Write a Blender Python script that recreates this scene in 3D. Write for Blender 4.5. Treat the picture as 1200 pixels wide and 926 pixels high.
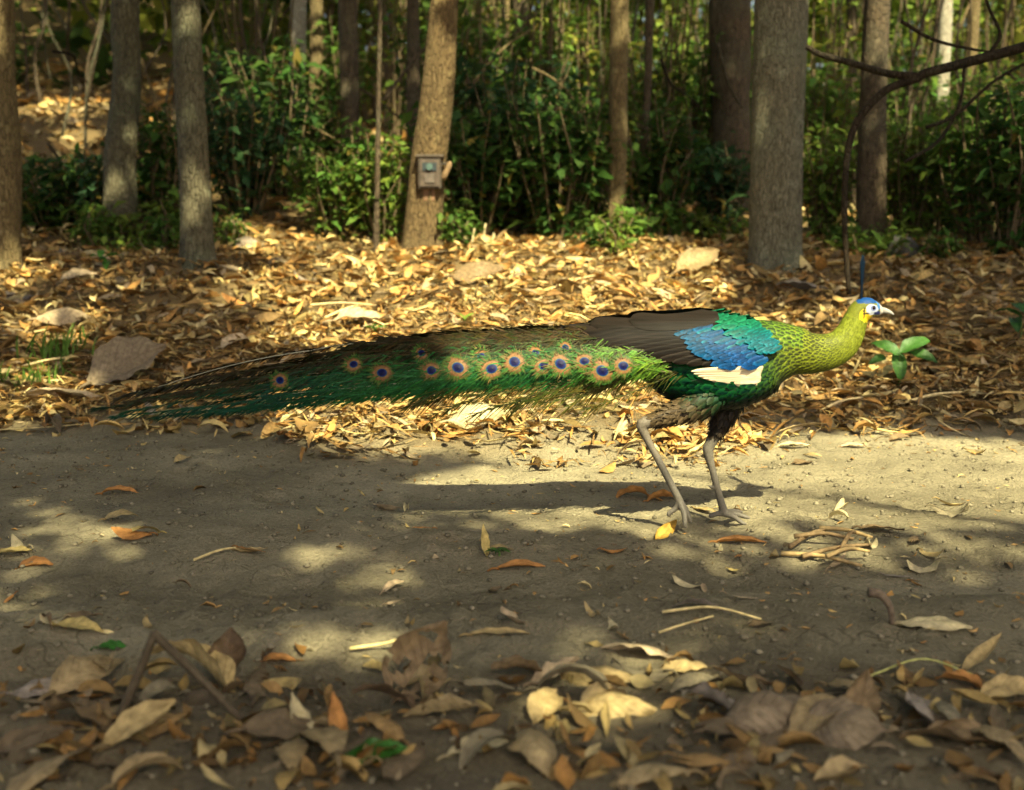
import bpy, math, random
import numpy as np
from math import radians as R, sin, cos, pi

for o in list(bpy.data.objects):
    bpy.data.objects.remove(o)
S = bpy.context.scene
C = S.collection
random.seed(7)
RNG = np.random.default_rng(11)

# ------------------------------------------------------------------ camera
CAM_Z, PITCH, FPX = 1.0, R(9.5), 1449.0          # focal length in units of a 1200-px wide frame
cam = bpy.data.cameras.new('camera')
cam.sensor_width = 36.0
cam.lens = 36.0 * FPX / 1200.0
cam.clip_start, cam.clip_end = 0.05, 2000.0
cam.dof.use_dof = True
cam.dof.focus_distance = 3.9
cam.dof.aperture_fstop = 2.6
camo = bpy.data.objects.new('camera', cam); C.objects.link(camo)
camo.location = (0, 0, CAM_Z); camo.rotation_euler = (R(90) - PITCH, 0, 0)
S.camera = camo

# ------------------------------------------------------------------ sky + sun
SUN_EL = R(49.0)
SUN_H = np.array([0.36, -0.933]); SUN_H = SUN_H / np.linalg.norm(SUN_H)     # horizontal direction TOWARDS the sun
SUN_DIR = np.array([SUN_H[0] * cos(SUN_EL), SUN_H[1] * cos(SUN_EL), sin(SUN_EL)])
w = bpy.data.worlds.new('World'); S.world = w; w.use_nodes = True
nt = w.node_tree; nt.nodes.clear()
sky = nt.nodes.new('ShaderNodeTexSky'); sky.sky_type = 'NISHITA'; sky.sun_disc = False
sky.sun_elevation = SUN_EL; sky.sun_rotation = math.atan2(SUN_H[0], SUN_H[1])
sky.air_density = 1.0; sky.dust_density = 7.0; sky.ozone_density = 0.0
bg = nt.nodes.new('ShaderNodeBackground'); bg.inputs['Strength'].default_value = 0.08
wo = nt.nodes.new('ShaderNodeOutputWorld')
nt.links.new(sky.outputs[0], bg.inputs[0]); nt.links.new(bg.outputs[0], wo.inputs[0])
sl = bpy.data.lights.new('sun', 'SUN'); sl.energy = 5.0; sl.angle = R(0.53); sl.color = (1.0, 0.91, 0.57)
so = bpy.data.objects.new('sun', sl); C.objects.link(so)
from mathutils import Vector
so.rotation_euler = Vector(SUN_DIR.tolist()).to_track_quat('Z', 'Y').to_euler()
so.location = (6, -15, 20)
S.view_settings.view_transform = 'Standard'; S.view_settings.look = 'None'
S.view_settings.gamma = 1.0; S.view_settings.use_curve_mapping = False
S.view_settings.exposure = 1.55
S.render.engine = 'CYCLES'
S.cycles.use_denoising = True
S.cycles.max_bounces = 4; S.cycles.diffuse_bounces = 3; S.cycles.transmission_bounces = 2
S.cycles.use_adaptive_sampling = True; S.cycles.adaptive_threshold = 0.03; S.cycles.use_light_tree = False
S.cycles.caustics_reflective = False; S.cycles.caustics_refractive = False; S.cycles.glossy_bounces = 2

# ------------------------------------------------------------------ view maths (design-time survey of the photograph)
CP, SP = cos(PITCH), sin(PITCH)
def ray(px, py):
    a, b = (px - 600.0) / FPX, (463.0 - py) / FPX
    return np.array([a, CP + b * SP, -SP + b * CP])
def P(px, py, y):
    d = ray(px, py); t = y / d[1]
    return np.array([d[0] * t, y, CAM_Z + d[2] * t])
def project(x, y, z):
    d = y * CP - (z - CAM_Z) * SP
    u = y * SP + (z - CAM_Z) * CP
    d = np.where(d < 0.05, 0.05, d)
    return 600 + FPX * x / d, 463 - FPX * u / d

# ------------------------------------------------------------------ noise
_perm = np.random.default_rng(5).random((256, 256))
def vnoise(x, y, s=0):
    x = np.asarray(x, float) + s * 17.31; y = np.asarray(y, float) + s * 9.73
    xi = np.floor(x).astype(int); yi = np.floor(y).astype(int)
    fx = x - xi; fy = y - yi
    fx = fx * fx * (3 - 2 * fx); fy = fy * fy * (3 - 2 * fy)
    g = lambda i, j: _perm[i % 256, j % 256]
    return (g(xi, yi) * (1 - fx) + g(xi + 1, yi) * fx) * (1 - fy) + (g(xi, yi + 1) * (1 - fx) + g(xi + 1, yi + 1) * fx) * fy
def fbm(x, y, oct=4, s=0):
    t, a, f = 0, 0.5, 1.0
    for k in range(oct):
        t = t + a * (vnoise(np.asarray(x) * f, np.asarray(y) * f, s + k) - 0.5); a *= 0.5; f *= 2.03
    return t
def sstep(a, b, x):
    t = np.clip((np.asarray(x, float) - a) / (b - a), 0, 1)
    return t * t * (3 - 2 * t)

# ------------------------------------------------------------------ ground height
_h = np.random.default_rng(77)
HOOF = [(float(_h.uniform(-1.7, 1.7)), float(_h.uniform(2.5, 4.3)), float(_h.uniform(.03, .07)), float(_h.uniform(.03, .06)), float(_h.uniform(.006, .016))) for _ in range(36)]   # old prints in the soil
def ground(x, y, fine=True):
    x = np.asarray(x, float); y = np.asarray(y, float)
    edge = 4.5 + 0.5 * sstep(0.55, 1.15, np.abs(x)) + 0.25 * (vnoise(x * 0.8, 0 * x, 3) - 0.5) + 0.10 * (vnoise(x * 3, 0 * x, 4) - 0.5)
    z = 0.5 * sstep(edge, 8.6, y) * np.where(y > edge, 1, 0)
    z = z + 0.06 * sstep(edge - 0.05, edge + 0.45, y)
    hill = 1.0 / (1.0 + np.exp((x + 0.2 + 0.12 * (y - 8)) / 1.3))
    z = z + hill * 0.25 * np.clip(y - 8.6, 0, 22) + (1 - hill) * 0.045 * np.clip(y - 8.6, 0, 40)
    z = z + 0.035 * np.exp(-((y - 2.72 - 0.1 * np.sin(x * 1.3)) / 0.16) ** 2)      # edge of the wheel rut
    z = z - 0.03 * np.exp(-((y - 3.1 - 0.08 * np.sin(x * 1.1 + 1)) / 0.22) ** 2)
    z = z + 0.02 * sstep(2.5, 2.0, y)
    off = sstep(edge - 0.1, edge + 0.5, y)
    z = z + fbm(x * 1.1, y * 1.1, 3, 1) * (0.05 + 0.16 * off)
    if fine:
        road = 1 - off
        z = z + fbm(x * 9, y * 9, 4, 7) * (0.03 * road + 0.045 * off)
        z = z + fbm(x * 45, y * 45, 2, 12) * 0.009 * road
        for (hx, hy, ha, hb, hd) in HOOF:
            z = z - hd * np.exp(-(((x - hx) / ha) ** 2 + ((y - hy) / hb) ** 2) ** 2) + hd * .5 * np.exp(-((np.sqrt(((x - hx) / ha) ** 2 + ((y - hy) / hb) ** 2) - 1.35) / .3) ** 2)
        clod = sstep(3.45, 3.0, y) * sstep(-.25, .25, fbm(x * 1.4, y * 1.4, 2, 55) + .1)
        z = z + clod * road * (fbm(x * 22, y * 22, 3, 15) * 0.042 + fbm(x * 60, y * 60, 2, 18) * .014)
    return z
def at_ground(px, py):
    d = ray(px, py)
    ts = np.linspace(1.2, 60, 12000)
    z = CAM_Z + d[2] * ts
    g = ground(d[0] * ts, d[1] * ts, False)
    hit = np.nonzero(z < g)[0]
    t = ts[hit[0]] if len(hit) else 40.0
    return np.array([d[0] * t, d[1] * t, float(ground(d[0] * t, d[1] * t))])

# ------------------------------------------------------------------ mesh helpers
def mesh_np(name, V, F, col=None, uv=None, smooth=True):
    V = np.asarray(V, np.float32).reshape(-1, 3)
    Fs = F if isinstance(F, list) else [F]
    Fs = [np.asarray(f, np.int32) for f in Fs if len(f)]
    me = bpy.data.meshes.new(name)
    me.vertices.add(len(V)); me.vertices.foreach_set('co', V.ravel())
    loops = np.concatenate([f.ravel() for f in Fs])
    tot = np.concatenate([np.full(len(f), f.shape[1], np.int32) for f in Fs])
    st = np.concatenate([[0], np.cumsum(tot)[:-1]]).astype(np.int32)
    me.loops.add(len(loops)); me.loops.foreach_set('vertex_index', loops)
    me.polygons.add(len(tot)); me.polygons.foreach_set('loop_start', st); me.polygons.foreach_set('loop_total', tot)
    me.polygons.foreach_set('use_smooth', np.full(len(tot), smooth))
    if uv is not None:
        l = me.uv_layers.new(name='uv'); l.data.foreach_set('uv', np.asarray(uv, np.float32).reshape(-1, 2)[loops].ravel())
    if col is not None:
        a = me.color_attributes.new('Col', 'FLOAT_COLOR', 'POINT')
        c = np.ones((len(V), 4), np.float32); c[:, :3] = np.asarray(col, np.float32).reshape(-1, 3)
        a.data.foreach_set('color', c.ravel())
    me.update(calc_edges=True); me.validate()
    return me
def link(name, me, mat=None, parent=None, loc=(0, 0, 0), rot=(0, 0, 0), scale=None):
    o = bpy.data.objects.new(name, me); C.objects.link(o)
    if mat is not None and me is not None and not me.materials: me.materials.append(mat)
    o.location = tuple(map(float, loc)); o.rotation_euler = rot
    if scale is not None: o.scale = (scale,) * 3 if np.isscalar(scale) else scale
    o.parent = parent
    return o
def tag(o, label=None, cat=None, group=None, kind=None):
    if label: o['label'] = label
    if cat: o['category'] = cat
    if group: o['group'] = group
    if kind: o['kind'] = kind
    return o
def tube(pts, rad, seg=10, cap=True, wob=None):
    """tapered tube along pts: verts, list of face arrays"""
    pts = np.asarray(pts, float); rad = np.broadcast_to(np.asarray(rad, float), (len(pts),))
    tan = np.gradient(pts, axis=0); tan /= np.linalg.norm(tan, axis=1)[:, None] + 1e-9
    a = np.array([1.0, 0, 0]) if abs(tan[0][0]) < 0.8 else np.array([0, 1.0, 0])
    V = []
    ang = np.linspace(0, 2 * pi, seg, endpoint=False)
    for i in range(len(pts)):
        a = a - tan[i] * a.dot(tan[i]); a /= np.linalg.norm(a)
        b = np.cross(tan[i], a)
        r = rad[i] if wob is None else rad[i] * wob[i]
        V.append(pts[i] + (np.outer(np.cos(ang) * r, a) + np.outer(np.sin(ang) * r, b)))
    n = len(pts); V = np.concatenate(V)
    i, j = np.meshgrid(np.arange(n - 1), np.arange(seg), indexing='ij')
    j2 = (j + 1) % seg
    F = [np.stack([i * seg + j, i * seg + j2, (i + 1) * seg + j2, (i + 1) * seg + j], -1).reshape(-1, 4)]
    if cap:
        V = np.concatenate([V, pts[:1], pts[-1:]])
        k = np.arange(seg)
        F.append(np.concatenate([np.stack([np.full(seg, n * seg), (k + 1) % seg, k], -1),
                                 np.stack([np.full(seg, n * seg + 1), (n - 1) * seg + k, (n - 1) * seg + (k + 1) % seg], -1)]))
    return V, F
class MB:
    """collects pieces of ONE mesh"""
    def __init__(s): s.V, s.F, s.c, s.n = [], {}, [], 0
    def add(s, V, F, col=(1, 1, 1)):
        V = np.asarray(V, float).reshape(-1, 3)
        for f in (F if isinstance(F, list) else [F]):
            f = np.asarray(f)
            if len(f): s.F.setdefault(f.shape[1], []).append(f + s.n)
        s.V.append(V); s.c.append(np.broadcast_to(np.asarray(col, float), V.shape)); s.n += len(V)
    def mesh(s, name, smooth=True, org=(0, 0, 0)):
        return mesh_np(name, np.concatenate(s.V) - np.asarray(org), [np.concatenate(f) for f in s.F.values()], np.concatenate(s.c), smooth=smooth)
def spline(pts, n):
    """Catmull-Rom through pts (any columns)"""
    p = np.asarray(pts, float); p = np.concatenate([[2 * p[0] - p[1]], p, [2 * p[-1] - p[-2]]])
    m = len(p) - 3; t = np.linspace(0, m - 1e-6, n); i = t.astype(int); f = (t - i)[:, None]
    a, b, c, d = p[i], p[i + 1], p[i + 2], p[i + 3]
    return 0.5 * (2 * b + (c - a) * f + (2 * a - 5 * b + 4 * c - d) * f ** 2 + (3 * b - a - 3 * c + d) * f ** 3)
def rotm(yaw, pitch, roll):
    yaw, pitch, roll = np.broadcast_arrays(*[np.atleast_1d(np.asarray(v, float)) for v in (yaw, pitch, roll)])
    cy, sy, cp, sp, cr, sr = np.cos(yaw), np.sin(yaw), np.cos(pitch), np.sin(pitch), np.cos(roll), np.sin(roll)
    M = np.empty((len(yaw), 3, 3))
    M[:, 0] = np.stack([cy * cp, -sy * cr - cy * sp * sr, sy * sr - cy * sp * cr], -1)
    M[:, 1] = np.stack([sy * cp, cy * cr - sy * sp * sr, -cy * sr - sy * sp * cr], -1)
    M[:, 2] = np.stack([sp, cp * sr, cp * cr], -1)
    return M
def leafgrid(n, L, W, bend, fold, twist, nu=4, ns=3, power=0.8, wav=None):
    """n leaves, each a (nu+1) x ns grid lying along +x, centred; returns V (n,k,3), F (q,4), UV (k,2)"""
    L, W, bend, fold, twist = [np.broadcast_to(np.asarray(v, float), (n,)) for v in (L, W, bend, fold, twist)]
    u = np.linspace(0, 1, nu + 1)
    prof = np.sin(pi * np.clip(u, 0.012, 0.985) ** power) ** 0.85
    th = bend[:, None] * (u - 0.35)[None] * 1.5
    dx, dz = np.cos(th) / nu, np.sin(th) / nu
    X = np.cumsum(dx, 1) - dx; Z = np.cumsum(dz, 1) - dz
    X = (X - X.mean(1, keepdims=True)) * L[:, None]; Z = (Z - Z.mean(1, keepdims=True)) * L[:, None]
    s = np.linspace(-1, 1, ns)
    hw = W[:, None] * prof[None] / 2
    f = fold[:, None, None] * np.abs(s)[None, None]
    yy = s[None, None] * hw[:, :, None] * np.cos(f * 0.7)
    zz = np.abs(s)[None, None] * hw[:, :, None] * np.sin(f)
    if wav is not None: zz = zz + wav
    tw = twist[:, None] * (u - 0.5)[None]
    y2 = yy * np.cos(tw)[:, :, None] - zz * np.sin(tw)[:, :, None]
    z2 = yy * np.sin(tw)[:, :, None] + zz * np.cos(tw)[:, :, None]
    V = np.stack([X[:, :, None] - np.sin(th)[:, :, None] * z2, y2, Z[:, :, None] + np.cos(th)[:, :, None] * z2], -1)
    V = V.reshape(n, -1, 3)
    i, j = np.meshgrid(np.arange(nu), np.arange(ns - 1), indexing='ij')
    F = np.stack([i * ns + j, (i + 1) * ns + j, (i + 1) * ns + j + 1, i * ns + j + 1], -1).reshape(-1, 4)
    UV = np.stack(np.meshgrid(u, (s + 1) / 2, indexing='ij'), -1).reshape(-1, 2)
    return V, F, UV
def scatter_mesh(name, Vloc, F, UV, M, pos, col):
    n, k = Vloc.shape[:2]
    V = np.einsum('nij,nkj->nki', M, Vloc) + pos[:, None, :]
    FF = (F[None] + (np.arange(n) * k)[:, None, None]).reshape(-1, F.shape[1])
    cc = np.repeat(col[:, None, :], k, 1)
    return mesh_np(name, V, FF, cc, np.tile(UV, (n, 1)))

# ------------------------------------------------------------------ materials
def new_mat(name):
    m = bpy.data.materials.new(name); m.use_nodes = True
    n = m.node_tree; n.nodes.clear()
    return m, n.nodes, n.links
def leaf_material(name, trans=0.25, rough=0.6, spec=0.25, veins=True, spots=0.35, sat=1.0):
    m, N, L = new_mat(name)
    at = N.new('ShaderNodeAttribute'); at.attribute_name = 'Col'
    geo = N.new('ShaderNodeNewGeometry')
    no = N.new('ShaderNodeTexNoise'); no.inputs['Scale'].default_value = 55; no.inputs['Detail'].default_value = 2
    L.new(geo.outputs['Position'], no.inputs['Vector'])
    mr = N.new('ShaderNodeMapRange'); mr.inputs['From Min'].default_value = 0.3; mr.inputs['From Max'].default_value = 0.7
    mr.inputs['To Min'].default_value = 1 - spots; mr.inputs['To Max'].default_value = 1 + spots * 0.5
    L.new(no.outputs['Fac'], mr.inputs['Value'])
    hsv = N.new('ShaderNodeHueSaturation'); hsv.inputs['Saturation'].default_value = sat
    L.new(at.outputs['Color'], hsv.inputs['Color'])
    if spots: L.new(mr.outputs['Result'], hsv.inputs['Value'])
    colour = hsv.outputs['Color'] if spots else at.outputs['Color']
    bump = None
    if veins:
        uvn = N.new('ShaderNodeUVMap'); uvn.uv_map = 'uv'
        sx = N.new('ShaderNodeSeparateXYZ'); L.new(uvn.outputs['UV'], sx.inputs[0])
        sub = N.new('ShaderNodeMath'); sub.operation = 'SUBTRACT'; sub.inputs[1].default_value = 0.5; L.new(sx.outputs['Y'], sub.inputs[0])
        ab = N.new('ShaderNodeMath'); ab.operation = 'ABSOLUTE'; L.new(sub.outputs[0], ab.inputs[0])
        # side veins: run forward from the midrib
        k1 = N.new('ShaderNodeMath'); k1.operation = 'MULTIPLY_ADD'; k1.inputs[1].default_value = -0.55; L.new(ab.outputs[0], k1.inputs[0]); L.new(sx.outputs['X'], k1.inputs[2])
        k2 = N.new('ShaderNodeMath'); k2.operation = 'MULTIPLY'; k2.inputs[1].default_value = 62.0; L.new(k1.outputs[0], k2.inputs[0])
        k3 = N.new('ShaderNodeMath'); k3.operation = 'SINE'; L.new(k2.outputs[0], k3.inputs[0])
        k4 = N.new('ShaderNodeMath'); k4.operation = 'POWER'; k5 = N.new('ShaderNodeMath'); k5.operation = 'MAXIMUM'; k5.inputs[1].default_value = 0.0
        L.new(k3.outputs[0], k5.inputs[0]); L.new(k5.outputs[0], k4.inputs[0]); k4.inputs[1].default_value = 6.0
        mid = N.new('ShaderNodeMath'); mid.operation = 'LESS_THAN'; mid.inputs[1].default_value = 0.018; L.new(ab.outputs[0], mid.inputs[0])
        mx = N.new('ShaderNodeMath'); mx.operation = 'MAXIMUM'; L.new(mid.outputs[0], mx.inputs[0]); L.new(k4.outputs[0], mx.inputs[1])
        sc_ = N.new('ShaderNodeMath'); sc_.operation = 'MULTIPLY'; sc_.inputs[1].default_value = 0.35; L.new(mx.outputs[0], sc_.inputs[0])
        mixv = N.new('ShaderNodeMix'); mixv.data_type = 'RGBA'; mixv.blend_type = 'MULTIPLY'
        L.new(sc_.outputs[0], mixv.inputs[0]); L.new(colour, mixv.inputs[6]); mixv.inputs[7].default_value = (0.62, 0.55, 0.45, 1)
        colour = mixv.outputs[2]
        bump = N.new('ShaderNodeBump'); bump.inputs['Strength'].default_value = 0.5; bump.inputs['Distance'].default_value = 0.004
        ad = N.new('ShaderNodeMath'); ad.operation = 'ADD'; L.new(mx.outputs[0], ad.inputs[0]); L.new(no.outputs['Fac'], ad.inputs[1])
        L.new(ad.outputs[0], bump.inputs['Height'])
    pr = N.new('ShaderNodeBsdfPrincipled'); pr.inputs['Roughness'].default_value = rough; pr.inputs['Specular IOR Level'].default_value = spec
    L.new(colour, pr.inputs['Base Color'])
    if bump: L.new(bump.outputs[0], pr.inputs['Normal'])
    tr = N.new('ShaderNodeBsdfTranslucent'); L.new(colour, tr.inputs['Color'])
    ms = N.new('ShaderNodeMixShader'); ms.inputs[0].default_value = trans
    L.new(pr.outputs[0], ms.inputs[1]); L.new(tr.outputs[0], ms.inputs[2])
    out = N.new('ShaderNodeOutputMaterial'); L.new(ms.outputs[0], out.inputs[0])
    return m
M_DRY = leaf_material('dry_leaf', 0.15, 0.62, 0.25)
M_LITTER = leaf_material('leaf_litter', 0.12, 0.65, 0.2, veins=False)
M_GREEN = leaf_material('green_leaf', 0.35, 0.45, 0.4, veins=True, spots=0.25)
M_FOLIAGE = leaf_material('foliage', 0.45, 0.6, 0.12, veins=False, spots=0.0)

def col_material(name, rough=0.6, spec=0.3, metallic=0.0, noise=0.2, nscale=60.0, bumpd=0.0, stretch=(1, 1, 1), sheen=0.0):
    m, N, L = new_mat(name)
    at = N.new('ShaderNodeAttribute'); at.attribute_name = 'Col'
    tc = N.new('ShaderNodeTexCoord'); mp = N.new('ShaderNodeMapping'); mp.inputs['Scale'].default_value = stretch
    L.new(tc.outputs['Object'], mp.inputs[0])
    no = N.new('ShaderNodeTexNoise'); no.inputs['Scale'].default_value = nscale; no.inputs['Detail'].default_value = 5
    L.new(mp.outputs[0], no.inputs['Vector'])
    mr = N.new('ShaderNodeMapRange'); mr.inputs['From Min'].default_value = 0.3; mr.inputs['From Max'].default_value = 0.7
    mr.inputs['To Min'].default_value = 1 - noise; mr.inputs['To Max'].default_value = 1 + noise
    L.new(no.outputs['Fac'], mr.inputs['Value'])
    hsv = N.new('ShaderNodeHueSaturation'); L.new(at.outputs['Color'], hsv.inputs['Color']); L.new(mr.outputs['Result'], hsv.inputs['Value'])
    pr = N.new('ShaderNodeBsdfPrincipled'); pr.inputs['Roughness'].default_value = rough
    pr.inputs['Specular IOR Level'].default_value = spec; pr.inputs['Metallic'].default_value = metallic
    if sheen: pr.inputs['Sheen Weight'].default_value = sheen
    L.new(hsv.outputs[0], pr.inputs['Base Color'])
    if bumpd:
        b = N.new('ShaderNodeBump'); b.inputs['Distance'].default_value = bumpd; b.inputs['Strength'].default_value = 0.8
        L.new(no.outputs['Fac'], b.inputs['Height']); L.new(b.outputs[0], pr.inputs['Normal'])
    out = N.new('ShaderNodeOutputMaterial'); L.new(pr.outputs[0], out.inputs[0])
    return m
M_FEATHER = col_material('feather', 0.5, 0.1, 0.0, 0.3, 160, 0.0)
M_WINGF = col_material('wing_feather', 0.55, 0.1, 0.0, 0.3, 40, 0.0015, (0.15, 1, 4))
M_SKIN = col_material('bird_skin', 0.55, 0.35, 0.0, 0.2, 200, 0.0015)
M_TWIG = col_material('twig_bark', 0.8, 0.2, 0.0, 0.35, 60, 0.003)
M_STONE = col_material('stone', 0.9, 0.2, 0.0, 0.35, 14, 0.01)
M_BOX = col_material('camera_plastic', 0.6, 0.4, 0.0, 0.35, 30, 0.001)

def bark_material(name, c1, c2, c3, scale=1.0, moss=0.0):
    m, N, L = new_mat(name)
    tc = N.new('ShaderNodeTexCoord')
    mp = N.new('ShaderNodeMapping'); mp.inputs['Scale'].default_value = (20 * scale, 20 * scale, 6 * scale); L.new(tc.outputs['Object'], mp.inputs[0])
    n1 = N.new('ShaderNodeTexNoise'); n1.inputs['Scale'].default_value = 2.2; n1.inputs['Detail'].default_value = 5; n1.inputs['Roughness'].default_value = 0.65; n1.inputs['Distortion'].default_value = 0.6
    L.new(mp.outputs[0], n1.inputs['Vector'])
    vo = N.new('ShaderNodeTexVoronoi'); vo.feature = 'DISTANCE_TO_EDGE'; vo.inputs['Scale'].default_value = 2.6; L.new(mp.outputs[0], vo.inputs['Vector'])
    n2 = N.new('ShaderNodeTexNoise'); n2.inputs['Scale'].default_value = 2.6; n2.inputs['Detail'].default_value = 4; L.new(tc.outputs['Object'], n2.inputs['Vector'])
    r1 = N.new('ShaderNodeValToRGB'); r1.color_ramp.elements[0].position = 0.32; r1.color_ramp.elements[1].position = 0.68
    r1.color_ramp.elements[0].color = (*c1, 1); r1.color_ramp.elements[1].color = (*c2, 1); L.new(n1.outputs['Fac'], r1.inputs[0])
    r2 = N.new('ShaderNodeMapRange'); r2.inputs['From Min'].default_value = 0.48; r2.inputs['From Max'].default_value = 0.68; L.new(n2.outputs['Fac'], r2.inputs['Value'])
    mx = N.new('ShaderNodeMix'); mx.data_type = 'RGBA'; L.new(r2.outputs[0], mx.inputs[0]); L.new(r1.outputs[0], mx.inputs[6]); mx.inputs[7].default_value = (*c3, 1)
    n4 = N.new('ShaderNodeTexNoise'); n4.inputs['Scale'].default_value = 13; n4.inputs['Detail'].default_value = 4; n4.inputs['Roughness'].default_value = 0.7; L.new(tc.outputs['Object'], n4.inputs['Vector'])
    r4 = N.new('ShaderNodeMapRange'); r4.inputs['From Min'].default_value = 0.57; r4.inputs['From Max'].default_value = 0.66; r4.inputs['To Max'].default_value = 0.7; L.new(n4.outputs['Fac'], r4.inputs['Value'])
    lm = N.new('ShaderNodeMix'); lm.data_type = 'RGBA'; L.new(r4.outputs[0], lm.inputs[0]); L.new(mx.outputs[2], lm.inputs[6]); lm.inputs[7].default_value = (c2[0] * 1.15, c2[1] * 1.28, c2[2] * 1.3, 1)
    mx = lm
    cr = N.new('ShaderNodeMapRange'); cr.inputs['From Max'].default_value = 0.12; cr.inputs['To Min'].default_value = 0.45; L.new(vo.outputs['Distance'], cr.inputs['Value'])
    mm = N.new('ShaderNodeMix'); mm.data_type = 'RGBA'; mm.blend_type = 'MULTIPLY'; mm.inputs[0].default_value = 0.75
    L.new(mx.outputs[2], mm.inputs[6]); L.new(cr.outputs[0], mm.inputs[7])
    pr = N.new('ShaderNodeBsdfPrincipled'); pr.inputs['Roughness'].default_value = 0.9; pr.inputs['Specular IOR Level'].default_value = 0.15
    L.new(mm.outputs[2], pr.inputs['Base Color'])
    ad = N.new('ShaderNodeMath'); ad.operation = 'MULTIPLY_ADD'; ad.inputs[1].default_value = 0.6; L.new(cr.outputs[0], ad.inputs[0]); L.new(n1.outputs['Fac'], ad.inputs[2])
    b = N.new('ShaderNodeBump'); b.inputs['Distance'].default_value = 0.022; b.inputs['Strength'].default_value = 0.9
    L.new(ad.outputs[0], b.inputs['Height']); L.new(b.outputs[0], pr.inputs['Normal'])
    out = N.new('ShaderNodeOutputMaterial'); L.new(pr.outputs[0], out.inputs[0])
    return m
M_BARK_GREY = bark_material('bark_grey', (0.07, 0.062, 0.039), (0.17, 0.152, 0.095), (0.11, 0.115, 0.074))
M_BARK_TAN = bark_material('bark_tan', (0.10, 0.073, 0.036), (0.25, 0.19, 0.092), (0.16, 0.125, 0.062))
M_BARK_BROWN = bark_material('bark_brown', (0.07, 0.047, 0.024), (0.20, 0.14, 0.066), (0.125, 0.09, 0.045))
M_BARK_BIG = bark_material('bark_scaly', (0.09, 0.082, 0.055), (0.25, 0.23, 0.155), (0.17, 0.175, 0.12), 1.25)
M_BARK_DARK = bark_material('bark_dark', (0.055, 0.042, 0.028), (0.14, 0.105, 0.065), (0.10, 0.09, 0.06))
M_BARK_DARK_SHADED = bark_material('bark_dark_shaded', (0.018, 0.013, 0.009), (0.05, 0.037, 0.022), (0.03, 0.026, 0.018))  # dark brown bark with the bare sapling's shade put into the colour
M_BARK_PALE = bark_material('bark_pale', (0.28, 0.25, 0.19), (0.5, 0.46, 0.36), (0.36, 0.33, 0.25))

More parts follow.
